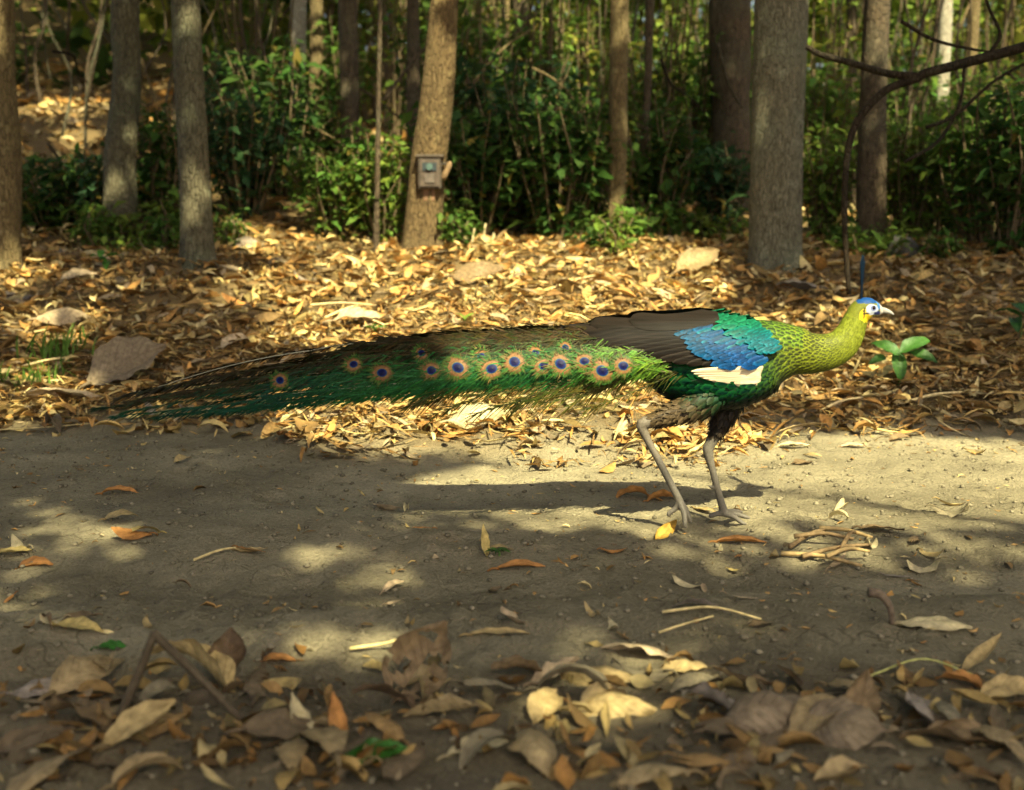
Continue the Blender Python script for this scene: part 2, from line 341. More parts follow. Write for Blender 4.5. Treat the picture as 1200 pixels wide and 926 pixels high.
def soil_material():
    m, N, L = new_mat('soil')
    at = N.new('ShaderNodeAttribute'); at.attribute_name = 'Col'
    tc = N.new('ShaderNodeTexCoord')
    n1 = N.new('ShaderNodeTexNoise'); n1.inputs['Scale'].default_value = 3.0; n1.inputs['Detail'].default_value = 5; n1.inputs['Roughness'].default_value = 0.62
    n2 = N.new('ShaderNodeTexNoise'); n2.inputs['Scale'].default_value = 90.0; n2.inputs['Detail'].default_value = 4; n2.inputs['Roughness'].default_value = 0.7
    vo = N.new('ShaderNodeTexVoronoi'); vo.feature = 'DISTANCE_TO_EDGE'; vo.inputs['Scale'].default_value = 11.0
    n3 = N.new('ShaderNodeTexNoise'); n3.inputs['Scale'].default_value = 7.0; n3.inputs['Detail'].default_value = 3
    wm = N.new('ShaderNodeMix'); wm.data_type = 'RGBA'; wm.inputs[0].default_value = 0.12
    for n in (n1, n2, n3): L.new(tc.outputs['Object'], n.inputs['Vector'])
    L.new(tc.outputs['Object'], wm.inputs[6]); L.new(n3.outputs['Color'], wm.inputs[7]); L.new(wm.outputs[2], vo.inputs['Vector'])
    a = N.new('ShaderNodeMapRange'); a.inputs['From Min'].default_value = 0.3; a.inputs['From Max'].default_value = 0.7; a.inputs['To Min'].default_value = 0.72; a.inputs['To Max'].default_value = 1.2
    L.new(n1.outputs['Fac'], a.inputs['Value'])
    b = N.new('ShaderNodeMapRange'); b.inputs['From Min'].default_value = 0.3; b.inputs['From Max'].default_value = 0.7; b.inputs['To Min'].default_value = 0.7; b.inputs['To Max'].default_value = 1.2
    L.new(n2.outputs['Fac'], b.inputs['Value'])
    c = N.new('ShaderNodeMath'); c.operation = 'MULTIPLY'; L.new(a.outputs[0], c.inputs[0]); L.new(b.outputs[0], c.inputs[1])
    # hairline cracks, broken up
    ck = N.new('ShaderNodeMapRange'); ck.inputs['From Max'].default_value = 0.035; ck.inputs['To Min'].default_value = 0.6; L.new(vo.outputs['Distance'], ck.inputs['Value'])
    ckm = N.new('ShaderNodeMapRange'); ckm.inputs['From Min'].default_value = 0.5; ckm.inputs['From Max'].default_value = 0.62; L.new(n3.outputs['Fac'], ckm.inputs['Value'])
    ckx = N.new('ShaderNodeMix'); ckx.data_type = 'FLOAT'; L.new(ckm.outputs[0], ckx.inputs[0]); ckx.inputs[2].default_value = 1.0; L.new(ck.outputs[0], ckx.inputs[3])
    d = N.new('ShaderNodeMath'); d.operation = 'MULTIPLY'; L.new(c.outputs[0], d.inputs[0]); L.new(ckx.outputs[0], d.inputs[1])
    hsv = N.new('ShaderNodeHueSaturation'); L.new(at.outputs['Color'], hsv.inputs['Color']); L.new(d.outputs[0], hsv.inputs['Value'])
    pr = N.new('ShaderNodeBsdfPrincipled'); pr.inputs['Roughness'].default_value = 0.95; pr.inputs['Specular IOR Level'].default_value = 0.1
    L.new(hsv.outputs[0], pr.inputs['Base Color'])
    h = N.new('ShaderNodeMath'); h.operation = 'MULTIPLY_ADD'; h.inputs[1].default_value = 0.5; L.new(ckx.outputs[0], h.inputs[0]); L.new(n2.outputs['Fac'], h.inputs[2])
    bp = N.new('ShaderNodeBump'); bp.inputs['Distance'].default_value = 0.02; bp.inputs['Strength'].default_value = 0.9
    L.new(h.outputs[0], bp.inputs['Height']); L.new(bp.outputs[0], pr.inputs['Normal'])
    out = N.new('ShaderNodeOutputMaterial'); L.new(pr.outputs[0], out.inputs[0])
    return m
M_SOIL = soil_material()

# ------------------------------------------------------------------ GROUND: one sheet to the horizon
def axis(lo, hi, step, far, grow=1.16):
    a = list(np.arange(lo, hi + 1e-6, step)); s = step
    while a[-1] < far: s *= grow; a.append(a[-1] + s)
    s = step; b = [lo]
    while b[-1] > -far: s *= grow; b.append(b[-1] - s)
    return np.array(b[:0:-1] + a)
gx = axis(-2.6, 2.6, 0.016, 500)
gy = np.concatenate([axis(1.5, 5.0, 0.016, 500)])
gy = gy[(gy < 5.0)]
t, s_ = [5.0], 0.018
while t[-1] < 500: s_ = min(s_ * 1.02, 0.1) if t[-1] < 16 else s_ * 1.2; t.append(t[-1] + s_)
gy = np.concatenate([gy, t])
XX, YY = np.meshgrid(gx, gy)
ZZ = ground(XX, YY)
far = sstep(40, 120, np.hypot(XX, YY)); ZZ = ZZ * (1 - far) + 1.5 * far
nx, ny = len(gx), len(gy)
i, j = np.meshgrid(np.arange(ny - 1), np.arange(nx - 1), indexing='ij')
GF = np.stack([i * nx + j, i * nx + j + 1, (i + 1) * nx + j + 1, (i + 1) * nx + j], -1).reshape(-1, 4)
edge = 4.45 + 0.5 * sstep(0.55, 1.15, np.abs(XX)) + 0.35 * (vnoise(XX * 1.2, YY * 0.4, 3) - 0.5)
wood = sstep(edge - 0.1, edge + 0.6, YY + 0.5 * fbm(XX * 3, YY * 3, 3, 2))
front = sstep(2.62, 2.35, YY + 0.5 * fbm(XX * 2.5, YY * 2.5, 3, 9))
damp = np.clip(fbm(XX * 1.3, YY * 2.2, 4, 21) * 2.0 + 0.3, 0, 1)
road_c = np.array([0.345, 0.30, 0.19]) * (1 - 0.48 * damp[..., None])
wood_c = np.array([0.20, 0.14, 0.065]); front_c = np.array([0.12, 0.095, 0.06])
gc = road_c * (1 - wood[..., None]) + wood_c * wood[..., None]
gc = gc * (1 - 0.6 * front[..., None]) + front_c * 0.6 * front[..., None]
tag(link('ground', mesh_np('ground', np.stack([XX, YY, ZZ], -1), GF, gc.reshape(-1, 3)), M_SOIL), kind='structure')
# ------------------------------------------------------------------ TREES
def trunk_mesh(name, base, pts, rad, seg=20, n=46, flare=1.35, rough=0.05, seed=0):
    """pts: list of (x,y,z) up the trunk, rad at each"""
    q = spline(np.column_stack([np.asarray(pts), np.asarray(rad)]), n)
    # denser near the bottom, where it is seen
    h = q[:, 2] - q[0, 2]
    r = q[:, 3] * (1 + (flare - 1) * np.exp(-np.clip(h, 0, 9) / 0.11))
    th = np.linspace(0, 2 * pi, seg, endpoint=False)
    wob = []
    for k in range(n):
        a = fbm(np.cos(th) * 1.4 + seed, np.sin(th) * 1.4 + h[k] * 1.1, 3, seed) * 2.4
        lob = np.exp(-max(h[k], 0) / 0.16) * 0.24 * np.sin(th * 4 + seed)
        wob.append(1 + rough * a * 2 + lob)
    V, F = tube(q[:, :3], r, seg, True, wob)
    return mesh_np(name, V - base, F)
TREES = []
def tree(name, label, base_px, base_py, top_px, wb, wt, mat, group=None, y=None, mid=None, height=9.0, limbs=5, seed=0, flare=1.6, rough=0.085, crown=True):
    g = at_ground(base_px, base_py) if y is None else None
    if y is not None:
        b = P(base_px, base_py, y); g = np.array([b[0], y, float(ground(b[0], y))])
    yy = g[1]; depth = yy * CP - (g[2] - CAM_Z) * SP
    top = P(top_px, 0, yy); r0, r1 = wb / 2 * depth / FPX, wt / 2 * depth / FPX
    pts = [g + [0, 0, -0.12]]; rad = [r0]
    if mid:
        for (mx_, my_, mw) in mid: pts.append(P(mx_, my_, yy)); rad.append(mw / 2 * depth / FPX)
    pts.append(top); rad.append(r1)
    d = (top - g); d = d / max(d[2], 0.3)
    d[0] = np.clip(d[0], -0.12, 0.12); d[1] = 0
    for k in (0.33, 0.66, 1.0):
        zt = top[2] + (height - top[2]) * k
        pts.append(top + d * (zt - top[2]) + np.array([0.15 * sin(seed + k * 3), 0.2 * cos(seed * 2 + k * 2), 0]) * k)
        rad.append(r1 * (1 - 0.55 * k))
    root = link(name, None, None, loc=g); tag(root, label, 'tree', group)
    link('trunk', trunk_mesh('trunk', g, pts, rad, seed=seed, flare=flare, rough=rough), mat, root)
    ends = []
    for k in range(limbs):
        z0 = max(height * (0.55 + 0.4 * k / max(limbs, 1)), top[2] + 0.8)
        f = (z0 - top[2]) / max(height - top[2], 0.1)
        s = top + d * (z0 - top[2]); a = seed * 1.7 + k * 2.4
        e = s + np.array([cos(a) * 1.6, sin(a) * 1.6, 0.9])
        q = spline([s, (s + e) / 2 + [0, 0, -0.12], e], 6)
        V, F = tube(q, np.linspace(r1 * 0.4, r1 * 0.1, 6), 6)
        link('limb', mesh_np('limb', V - g, F), mat, root); ends.append(e)
    TREES.append(dict(root=root, base=g, top=pts[-1], crown=crown))
    return root

tree('tree', 'slender tan-barked trunk cut by the left edge of the picture', 3, 318, -4, 34, 42, M_BARK_TAN, seed=1, mid=[(6, 200, 36), (0, 90, 36)])
tree('tree', 'grey-brown trunk standing among ferny shrubs, second trunk from the left edge', 141, 284, 146, 38, 33, M_BARK_GREY, seed=2, mid=[(140, 190, 36), (148, 90, 32)])
tree('tree', 'straight grey-brown trunk at the back of the bank, third from the left edge', 232, 309, 217, 40, 32, M_BARK_GREY, seed=3, mid=[(228, 200, 36), (222, 90, 34)])
cam_tree = tree('tree', 'leaning sunlit tan trunk with a small box strapped to it', 494, 296, 521, 48, 32, M_BARK_BROWN, seed=4, mid=[(499, 235, 40), (503, 185, 38), (513, 110, 36)], flare=1.45, rough=0.09)
tree('tree', 'slim brown trunk between the box tree and the thick grey trunk', 723, 284, 726, 22, 21, M_BARK_TAN, seed=5, mid=[(724, 180, 22)])
tree('tree', 'thick pale grey trunk with finely scaled bark, stoutest of all', 910, 311, 916, 63, 60, M_BARK_BIG, seed=6, mid=[(909, 250, 60), (912, 120, 61)], flare=1.3, rough=0.05)
tree('tree', 'dark broad forked trunk standing behind the thick grey trunk', 858, 258, 856, 46, 50, M_BARK_DARK, seed=7, mid=[(857, 130, 44)])
tree('tree', 'dark trunk standing behind the drooping bare branch', 1020, 292, 1028, 34, 30, M_BARK_DARK, seed=8, mid=[(1022, 150, 33)])
tree('tree', 'pale blue-grey trunk half hidden by shrubs left of the box tree, the thinner smooth one', 346, 200, 350, 18, 18, M_BARK_PALE, y=12.0, seed=9, rough=0.03)
tree('tree', 'dappled tan trunk just right of the pale blue-grey trunk', 370, 190, 371, 17, 15, M_BARK_TAN, y=12.6, seed=10)
tree('tree', 'brown trunk with a worn reddish foot among green ferns', 409, 235, 407, 24, 22, M_BARK_DARK, y=10.4, seed=11, mid=[(410, 150, 22)])
tree('tree', 'thin dark trunk close behind the leaning box tree', 485, 240, 484, 17, 14, M_BARK_DARK, y=10.6, seed=12)
tree('tree', 'dark crooked tree with low forking branches in the green thicket', 614, 190, 610, 24, 18, M_BARK_DARK, y=13.5, seed=13, mid=[(612, 90, 20)])
tree('tree', 'thin dark leaning sapling trunk beside the slim brown trunk', 752, 276, 762, 11, 10, M_BARK_DARK, seed=14, mid=[(752, 220, 10), (759, 100, 9)], limbs=3)
tree('tree', 'slender dark trunk between the thick grey trunk and the dark trunk', 999, 215, 998, 13, 12, M_BARK_DARK, y=12.2, seed=15)
tree('tree', 'sun-bleached white trunk glowing among the dark leaves', 1103, 205, 1108, 17, 16, M_BARK_PALE, y=12.5, seed=16, mid=[(1104, 100, 16)], rough=0.03)
tree('tree', 'pale olive trunk next to the sun-bleached white trunk', 1130, 205, 1142, 15, 14, M_BARK_TAN, y=12.8, seed=17)
tree('tree', 'very thin dark stem rising left of the box tree', 440, 285, 446, 6.5, 5, M_BARK_DARK, y=8.6, seed=18, limbs=2, mid=[(443, 160, 6)])
# low forking branches of the crooked tree
ct = TREES[12]
for (a, b) in (((612, 60), (540, 8)), ((613, 50), (690, 5)), ((611, 45), (575, 70))):
    s, e = P(*a, 13.5), P(*b, 13.2)
    q = spline([s, (s + e) / 2 + [0, 0.1, -0.12], e], 8)
    V, F = tube(q, np.linspace(0.05, 0.018, 8), 6)
    link('branch', mesh_np('branch', V - ct['base'], F), M_BARK_DARK, ct['root'])
# unseen trees added around the camera so their crowns shade the track
def shade_tree(x, y, label, seed):
    g = np.array([x, y, float(ground(x, y, False))])
    root = link('tree', None, None, loc=g); tag(root, label, 'tree', 'unseen trees added to shade the track')
    pts = [g + [0, 0, -.1], g + [0.05, 0, 2.5], g + [0.1 * sin(seed), 0.1, 5.5], g + [0.2, 0.1, 8.5]]
    link('trunk', trunk_mesh('trunk', g, pts, [0.17, 0.15, 0.11, 0.05], seed=seed), M_BARK_GREY, root)
    for k in range(7):
        s = g + np.array([0.08, 0.1, 4.2 + 0.55 * k]); a = seed + k * 2.4
        e = s + np.array([cos(a) * 2.0, sin(a) * 2.0, 1.0])
        V, F = tube(spline([s, (s + e) / 2 + [0, 0, -.15], e], 6), np.linspace(0.06, 0.012, 6), 6)
        link('limb', mesh_np('limb', V - g, F), M_BARK_GREY, root)
    TREES.append(dict(root=root, base=g, top=g + [0.2, 0.1, 8.5], crown=True))
for k, (x, y) in enumerate([(1.6, -4.4), (4.6, -2.2), (-2.6, -3.4), (5.6, 1.2), (-5.2, 0.6)]):
    shade_tree(x, y, 'unseen broad-leaved tree added to shade the track', 30 + k)

# ------------------------------------------------------------------ CROWNS: unseen leaf canopy, its gaps shaped to set sun and shade below
LIT = [  # where the photograph shows sun on the ground (survey points): centre, half axes, how open
    (560, 365, 300, 90, 1), (560, 480, 290, 60, 1), (720, 332, 150, 55, 1), (340, 345, 95, 42, .95), (815, 322, 45, 22, .8),
    (70, 385, 62, 34, .9), (30, 470, 80, 42, .9), (120, 335, 45, 18, .7), (190, 480, 60, 22, .6), (300, 285, 50, 16, .9),
    (690, 575, 265, 36, 1), (900, 552, 360, 54, 1), (1080, 572, 260, 54, 1), (720, 525, 210, 34, 1), (690, 602, 130, 24, .9),
    (910, 605, 170, 26, .9), (970, 640, 210, 38, .85), (1130, 645, 120, 36, .8), (530, 612, 70, 20, .8), (60, 632, 80, 46, .85),
    (30, 700, 70, 34, .7), (400, 682, 100, 62, .75), (410, 757, 140, 36, .9), (850, 735, 130, 22, .75), (700, 805, 125, 58, .88),
    (1000, 470, 70, 50, .75), (1090, 500, 120, 26, .55), (1010, 390, 60, 45, .8), (900, 420, 150, 60, .9), (1120, 735, 70, 22, .5),
    (240, 800, 90, 34, .5), (640, 660, 70, 25, .35), (1160, 520, 70, 26, .5), (90, 560, 110, 14, .3)]
FLECKS = []
for (fx, fy, fyy, fr) in [(514, 100, 7.9, .32), (498, 258, 7.9, .22), (371, 70, 12.6, .4), (1107, 60, 12.5, .55), (8, 215, 7.0, .28), (75, 140, 14.0, .5), (95, 165, 12.5, .3), (232, 180, 7.4, .16), (700, 40, 16, 1.2), (790, 40, 17, 1.4), (950, 170, 10, .5), (1090, 170, 10.5, .8), (640, 120, 12, .7), (330, 272, 8.6, .4), (430, 235, 9.0, .4), (1170, 200, 9, .4)]:
    q_ = P(fx, fy, fyy); h_ = q_[2] - float(ground(q_[0], q_[1], False))
    FLECKS.append((q_[0] - SUN_H[0] * h_ / math.tan(SUN_EL), q_[1] - SUN_H[1] * h_ / math.tan(SUN_EL), fr))
def shade_keep(x, y):
    """probability that the canopy over the sun ray through ground point (x,y) is closed"""
    z = ground(x, y, False)
    px, py = project(x, np.maximum(y, 0.8), z)
    lit = np.zeros_like(px)
    nz = fbm(x * 3.4, y * 3.4, 3, 31)
    for (cx, cy, rx, ry, s) in LIT:
        q = np.sqrt(((px - cx) / rx) ** 2 + ((py - cy) / ry) ** 2) / (1 + (.5 if s == 1 and rx > 140 else 1.4) * nz)
        lit = np.maximum(lit, s * sstep(1.12, 0.88, q))
    # open flecks in the wood behind, random
    fl = fbm(x * 0.75, y * 0.75, 3, 41)
    wood = sstep(7.6, 8.8, y)
    fleck = sstep(0.13, 0.21, fl) * wood
    lit = np.maximum(lit, fleck)
    for (fx, fy, fr) in FLECKS:
        lit = np.maximum(lit, sstep(1.15, .85, np.hypot((x - fx), (y - fy) * .75) / fr))
    return (1 - lit) * (1 - .8 * sstep(11, 14.5, y) * sstep(-2.6, -1.2, x))
tops = np.array([t_['top'][:2] for t_ in TREES]); crowns = {}
def canopy(n, xr, yr, zr, L, seed):
    r = np.random.default_rng(seed)
    gx_, gy_ = r.uniform(*xr, n), r.uniform(*yr, n)           # ground point whose sun ray the leaf sits on
    z = r.uniform(*zr, n)
    k = r.random(n) < shade_keep(gx_, gy_)
    gx_, gy_, z = gx_[k], gy_[k], z[k]
    h = z - ground(gx_, gy_, False)
    pos = np.stack([gx_ + SUN_H[0] * h / math.tan(SUN_EL), gy_ + SUN_H[1] * h / math.tan(SUN_EL), z], -1)
    ok = (project(pos[:, 0], np.maximum(pos[:, 1], .1), pos[:, 2])[1] < -60) | (pos[:, 1] < 0.3)
    pos = pos[ok]; m = len(pos)
    l = L * r.uniform(0.7, 1.3, m)
    V = np.array([[-.5, 0, 0], [-.05, .3, .06], [.5, 0, -.05], [-.05, -.3, .06]])[None] * l[:, None, None]
    M = rotm(r.uniform(0, 2 * pi, m), r.normal(0, .45, m), r.normal(0, .45, m))
    V = np.einsum('nij,nkj->nki', M, V) + pos[:, None]
    near = np.argmin(((pos[:, None, :2] - tops[None]) ** 2).sum(-1), 1)
    col = np.stack([r.uniform(.05, .10, m), r.uniform(.09, .15, m), r.uniform(.015, .03, m)], -1)
    for t_ in np.unique(near):
        crowns.setdefault(int(t_), []).append((V[near == t_], col[near == t_]))
canopy(60000, (-3.6, 3.6), (0.9, 8.2), (5.6, 8.6), 0.16, 1)
canopy(30000, (-9, 9), (7.8, 24), (6.5, 9.5), 0.34, 2)
canopy(3500, (-9, -3.6), (-2, 8), (5.6, 8.6), 0.34, 3)
canopy(3500, (3.6, 9), (-2, 8), (5.6, 8.6), 0.34, 4)
for t_, parts in crowns.items():
    V = np.concatenate([p[0] for p in parts]); col = np.concatenate([p[1] for p in parts]); n = len(V)
    F = np.arange(n * 4).reshape(n, 4)
    T = TREES[t_]
    link('crown', mesh_np('crown', V.reshape(-1, 3) - T['base'], F, np.repeat(col, 4, 0)), M_FOLIAGE, T['root'])

# ------------------------------------------------------------------ FAR WOOD (one mass) and the thin stems in front of it
def clump_leaves(centres, per, spread, L, r, greens):
    n = len(centres) * per
    c = np.repeat(centres, per, 0); sp = np.repeat(spread, per, 0)
    pos = c + r.normal(0, 1, (n, 3)) * sp * [1, 1, .7]
    l = L * r.uniform(.6, 1.4, n)
    V = np.array([[-.5, 0, 0], [-.05, .28, .07], [.5, 0, -.1], [-.05, -.28, .07]])[None] * l[:, None, None]
    V = np.einsum('nij,nkj->nki', rotm(r.uniform(0, 2 * pi, n), r.normal(-.3, .5, n), r.normal(0, .6, n)), V) + pos[:, None]
    g = greens[r.integers(0, len(greens), len(centres))]
    col = np.repeat(g, per, 0) * r.uniform(.7, 1.3, (n, 1))
    return V, col
r = np.random.default_rng(50)
nc = 2000
cy = np.concatenate([r.uniform(15.5, 30, 1100), r.uniform(30, 44, 900)]); cx = r.uniform(-1, 1, nc) * (cy * .5 + 2)
cz = ground(cx, cy, False) + r.uniform(0, 1, nc) ** .9 * (cy * .24 + 1.5)
greens = np.array([[.07, .13, .02], [.10, .18, .03], [.15, .22, .035], [.05, .09, .02], [.24, .27, .045], [.16, .17, .035]])  # lightened and yellowed, standing in for haze and sun on the leaves
V, col = clump_leaves(np.stack([cx, cy, cz], -1), 46, r.uniform(.4, .9, (nc, 1)) * (cy / 24)[:, None], .30, r, greens)
n = len(V)
tag(link('far_wood', mesh_np('far_wood', V.reshape(-1, 3), np.arange(n * 4).reshape(n, 4), np.repeat(col, 4, 0)), M_FOLIAGE),
    'mass of far-off green leaves closing the view between the trunks', 'foliage', kind='stuff')
def thin_stem(px, py_b, top_px, wpx, y, mat, name, label, cat, group, seed, top_py=-40):
    b = P(px, py_b, y); g = np.array([b[0], y, float(ground(b[0], y))])
    top = P(top_px, top_py, y)
    d = y * CP
    rr = random.Random(seed)
    q = spline([g - [0, 0, .1], g + (top - g) * .35 + [rr.gauss(0, .05), rr.gauss(0, .1), 0], g + (top - g) * .7 + [rr.gauss(0, .08), rr.gauss(0, .1), 0], top + (top - g) * .25], 12)
    V, F = tube(q, np.linspace(wpx / 2 * d / FPX, wpx / 3.2 * d / FPX, 12), 6)
    return tag(link(name, mesh_np(name, V - g, F), mat, loc=g), label, cat, group)
rs = random.Random(3)
for k in range(78):
    px = rs.uniform(20, 345) if k < 34 else rs.uniform(540, 1190)
    y = rs.uniform(11, 16)
    tint, bk_ = rs.choice([('tan', M_BARK_TAN), ('dark', M_BARK_DARK), ('blackish', M_BARK_DARK), ('grey', M_BARK_GREY)])
    if tint == 'blackish': tint = 'dark'
    spot = 'left of the second trunk' if px < 141 else 'between the second and third trunks' if px < 228 else 'right of the third trunk'
    thin_stem(px, 150, px + rs.gauss(0, 45), rs.uniform(2.0, 5.0), y, bk_, 'thin_stem',
              'thin %s stem in the dark thicket %s' % (tint, spot) if k < 34 else 'thin %s stem in the green thicket %s the slim brown trunk' % (tint, 'left of' if px < 724 else 'right of' if px < 890 else 'far to the right of'),
              'stem', 'thin stems of the left thicket' if k < 34 else 'thin stems of the green thicket', k)
for k in range(22):
    px = rs.uniform(20, 1190); y = rs.uniform(14, 22)
    thin_stem(px, 170, px + rs.gauss(0, 14), rs.uniform(5, 12), y, rs.choice([M_BARK_GREY, M_BARK_DARK, M_BARK_DARK, M_BARK_TAN]), 'far_trunk',
              'far slender trunk deep in the wood behind the shrubs', 'tree', 'far trunks deep in the wood', 200 + k)
for k in range(30):
    a = rs.uniform(30, 1180); b = rs.uniform(40, 230); y = rs.uniform(8.8, 12.5); ln_ = rs.uniform(50, 130); an_ = rs.choice([-1, 1]) * rs.uniform(.5, 1.3)
    p_ = [P(a + math.cos(an_) * ln_ * t_ + rs.gauss(0, 4), b - math.sin(an_) * ln_ * t_ + rs.gauss(0, 4) + 14 * (t_ - .5) ** 2, y + .3 * t_) for t_ in (0, .35, .7, 1)]
    p_ = np.array(p_); p_[:, 2] = np.maximum(p_[:, 2], ground(p_[:, 0], p_[:, 1], False) + .03)
    V, F = tube(spline(p_, 12), np.linspace(.012, .005, 12) * rs.uniform(.7, 1.5), 6)
    tone_, mt_ = rs.choice([('tan', M_BARK_TAN), ('dark', M_BARK_DARK), ('dark', M_BARK_DARK_SHADED)])
    where_ = ['left of the third trunk', 'between the third trunk and the box tree', 'between the box tree and the slim brown trunk', 'between the slim brown and thick grey trunks', 'right of the thick grey trunk'][int(a > 232) + int(a > 494) + int(a > 723) + int(a > 905)]
    tag(link('dead_branch', mesh_np('dead_branch', V - p_[0], F), mt_, loc=p_[0]), 'thin %s dead branch in the thicket %s' % (tone_, where_), 'branch', 'dead branches tangled in the thicket')
# weathered stake
s0 = P(276, 205, 11.0); g = np.array([s0[0], 11.0, float(ground(s0[0], 11.0))])
V, F = tube(spline([g - [0, 0, .1], P(276, 160, 11.0), P(275, 116, 11.0)], 6), .03, 8)
tag(link('stake', mesh_np('stake', V - g, F), M_BARK_TAN, loc=g), 'short broken tan stake upright among dark shrubs', 'stake')

# the drooping bare branch at the upper right
def px_tube(pts, y, w0, w1, n=30, seg=9):
    q = spline([P(a, b, y + (c[0] if c else 0)) for (a, b, *c) in pts], n)
    return tube(q, np.linspace(w0, w1, n) / 2 * y * CP / FPX, seg)
yb = 6.4
gb = at_ground(994, 300)
gb = np.array([P(992, 300, yb)[0], yb, float(ground(P(992, 300, yb)[0], yb))])
root = link('bare_sapling', None, loc=gb); tag(root, 'dark bare bent sapling arching over the right side with a leafless branch', 'sapling')
V, F = px_tube([(995, 345), (990, 270), (991, 205), (1001, 150), (1035, 108), (1075, 92)], yb, 6, 10)
link('stem', mesh_np('stem', V - gb, F), M_BARK_DARK_SHADED, root)
V, F = px_tube([(1075, 92), (1085, 86), (1130, 74), (1200, 55), (1270, 30)], yb, 10, 13)
link('branch', mesh_np('branch', V - gb, F), M_BARK_DARK_SHADED, root)
V, F = px_tube([(1080, 90), (1040, 86), (995, 73), (962, 64), (945, 55)], yb, 10, 6)
link('branch', mesh_np('branch', V - gb, F), M_BARK_DARK_SHADED, root)
for pts in ([(1160, 63), (1172, 40), (1160, 12), (1150, -20)], [(1085, 150), (1120, 135), (1165, 95), (1210, 70)], [(1060, 190), (1100, 165), (1125, 120), (1130, 78)], [(1056, 25), (1090, 45), (1125, 55), (1165, 62)]):
    V, F = px_tube(pts, yb, 5, 3, 14, 6)
    link('twig', mesh_np('twig', V - gb, F), M_BARK_DARK_SHADED, root)

# ------------------------------------------------------------------ SHRUBS
def shrub(label, px, py, hpx, wpx, leaf, nst, nl, green, seed, group=None, y=None, name='shrub'):
    r = np.random.default_rng(seed)
    if y is None: g = at_ground(px, py)
    else: b = P(px, py, y); g = np.array([b[0], y, float(ground(b[0], y))])
    d = g[1] * CP; H, W = hpx * d / FPX, wpx * d / FPX
    root = link(name, None, loc=g); tag(root, label, 'shrub', group)
    mb = MB(); pos, dirs = [], []
    for k in range(nst):
        a = r.uniform(0, 2 * pi); rad = W / 2 * math.sqrt(r.random()); h = H * r.uniform(.55, 1.0)
        s = np.array([cos(a) * rad * .25, sin(a) * rad * .25, -.05]); e = np.array([cos(a) * rad, sin(a) * rad, h])
        q = spline([s, s * .5 + e * .5 + [r.normal(0, .05), r.normal(0, .05), .08 * h], e], 7)
        mb.add(*tube(q, np.linspace(.008, .003, 7) * (1 + H * .5), 5, False), (.12, .09, .05))
        nl2 = nl * 2; u = r.uniform(.03, 1.0, nl2) ** .75; i = np.clip((u * 6).astype(int), 0, 5); f = (u * 6 - i)[:, None]
        pos.append(q[i] * (1 - f) + q[i + 1] * f)
    pos = np.concatenate(pos); n = len(pos)
    yaw = r.uniform(0, 2 * pi, n); l = leaf * .68 * r.choice([.6, .8, 1, 1, 1.3, 1.8], n) * r.uniform(.8, 1.2, n)
    pos = pos + np.stack([np.cos(yaw) * l * .75, np.sin(yaw) * l * .75, r.normal(0, .35, n) * l], -1) + r.normal(0, .035, (n, 3))
    V, F, UV = leafgrid(n, l, l * r.uniform(.38, .6, n), r.normal(-.5, .35, n), r.uniform(.1, .5, n), r.normal(0, .3, n), 2, 3, .85)
    M = rotm(yaw, r.normal(-.25, .4, n), r.normal(0, .4, n))
    c = np.asarray(green)[None] * r.uniform(.65, 1.4, (n, 1)) * np.stack([r.uniform(.8, 1.3, n), np.ones(n), r.uniform(.8, 1.2, n)], -1)
    old = r.random(n) < .04; c[old] = np.array([.22, .17, .04]) * r.uniform(.6, 1.2, (old.sum(), 1))
    link('foliage', scatter_mesh('foliage', V, F, UV, M, pos, c), M_FOLIAGE, root)
    link('stems', mb.mesh('stems'), M_TWIG, root)
    return root
G1, G2, G3, G4 = (.05, .105, .022), (.08, .155, .027), (.13, .21, .035), (.042, .09, .035)
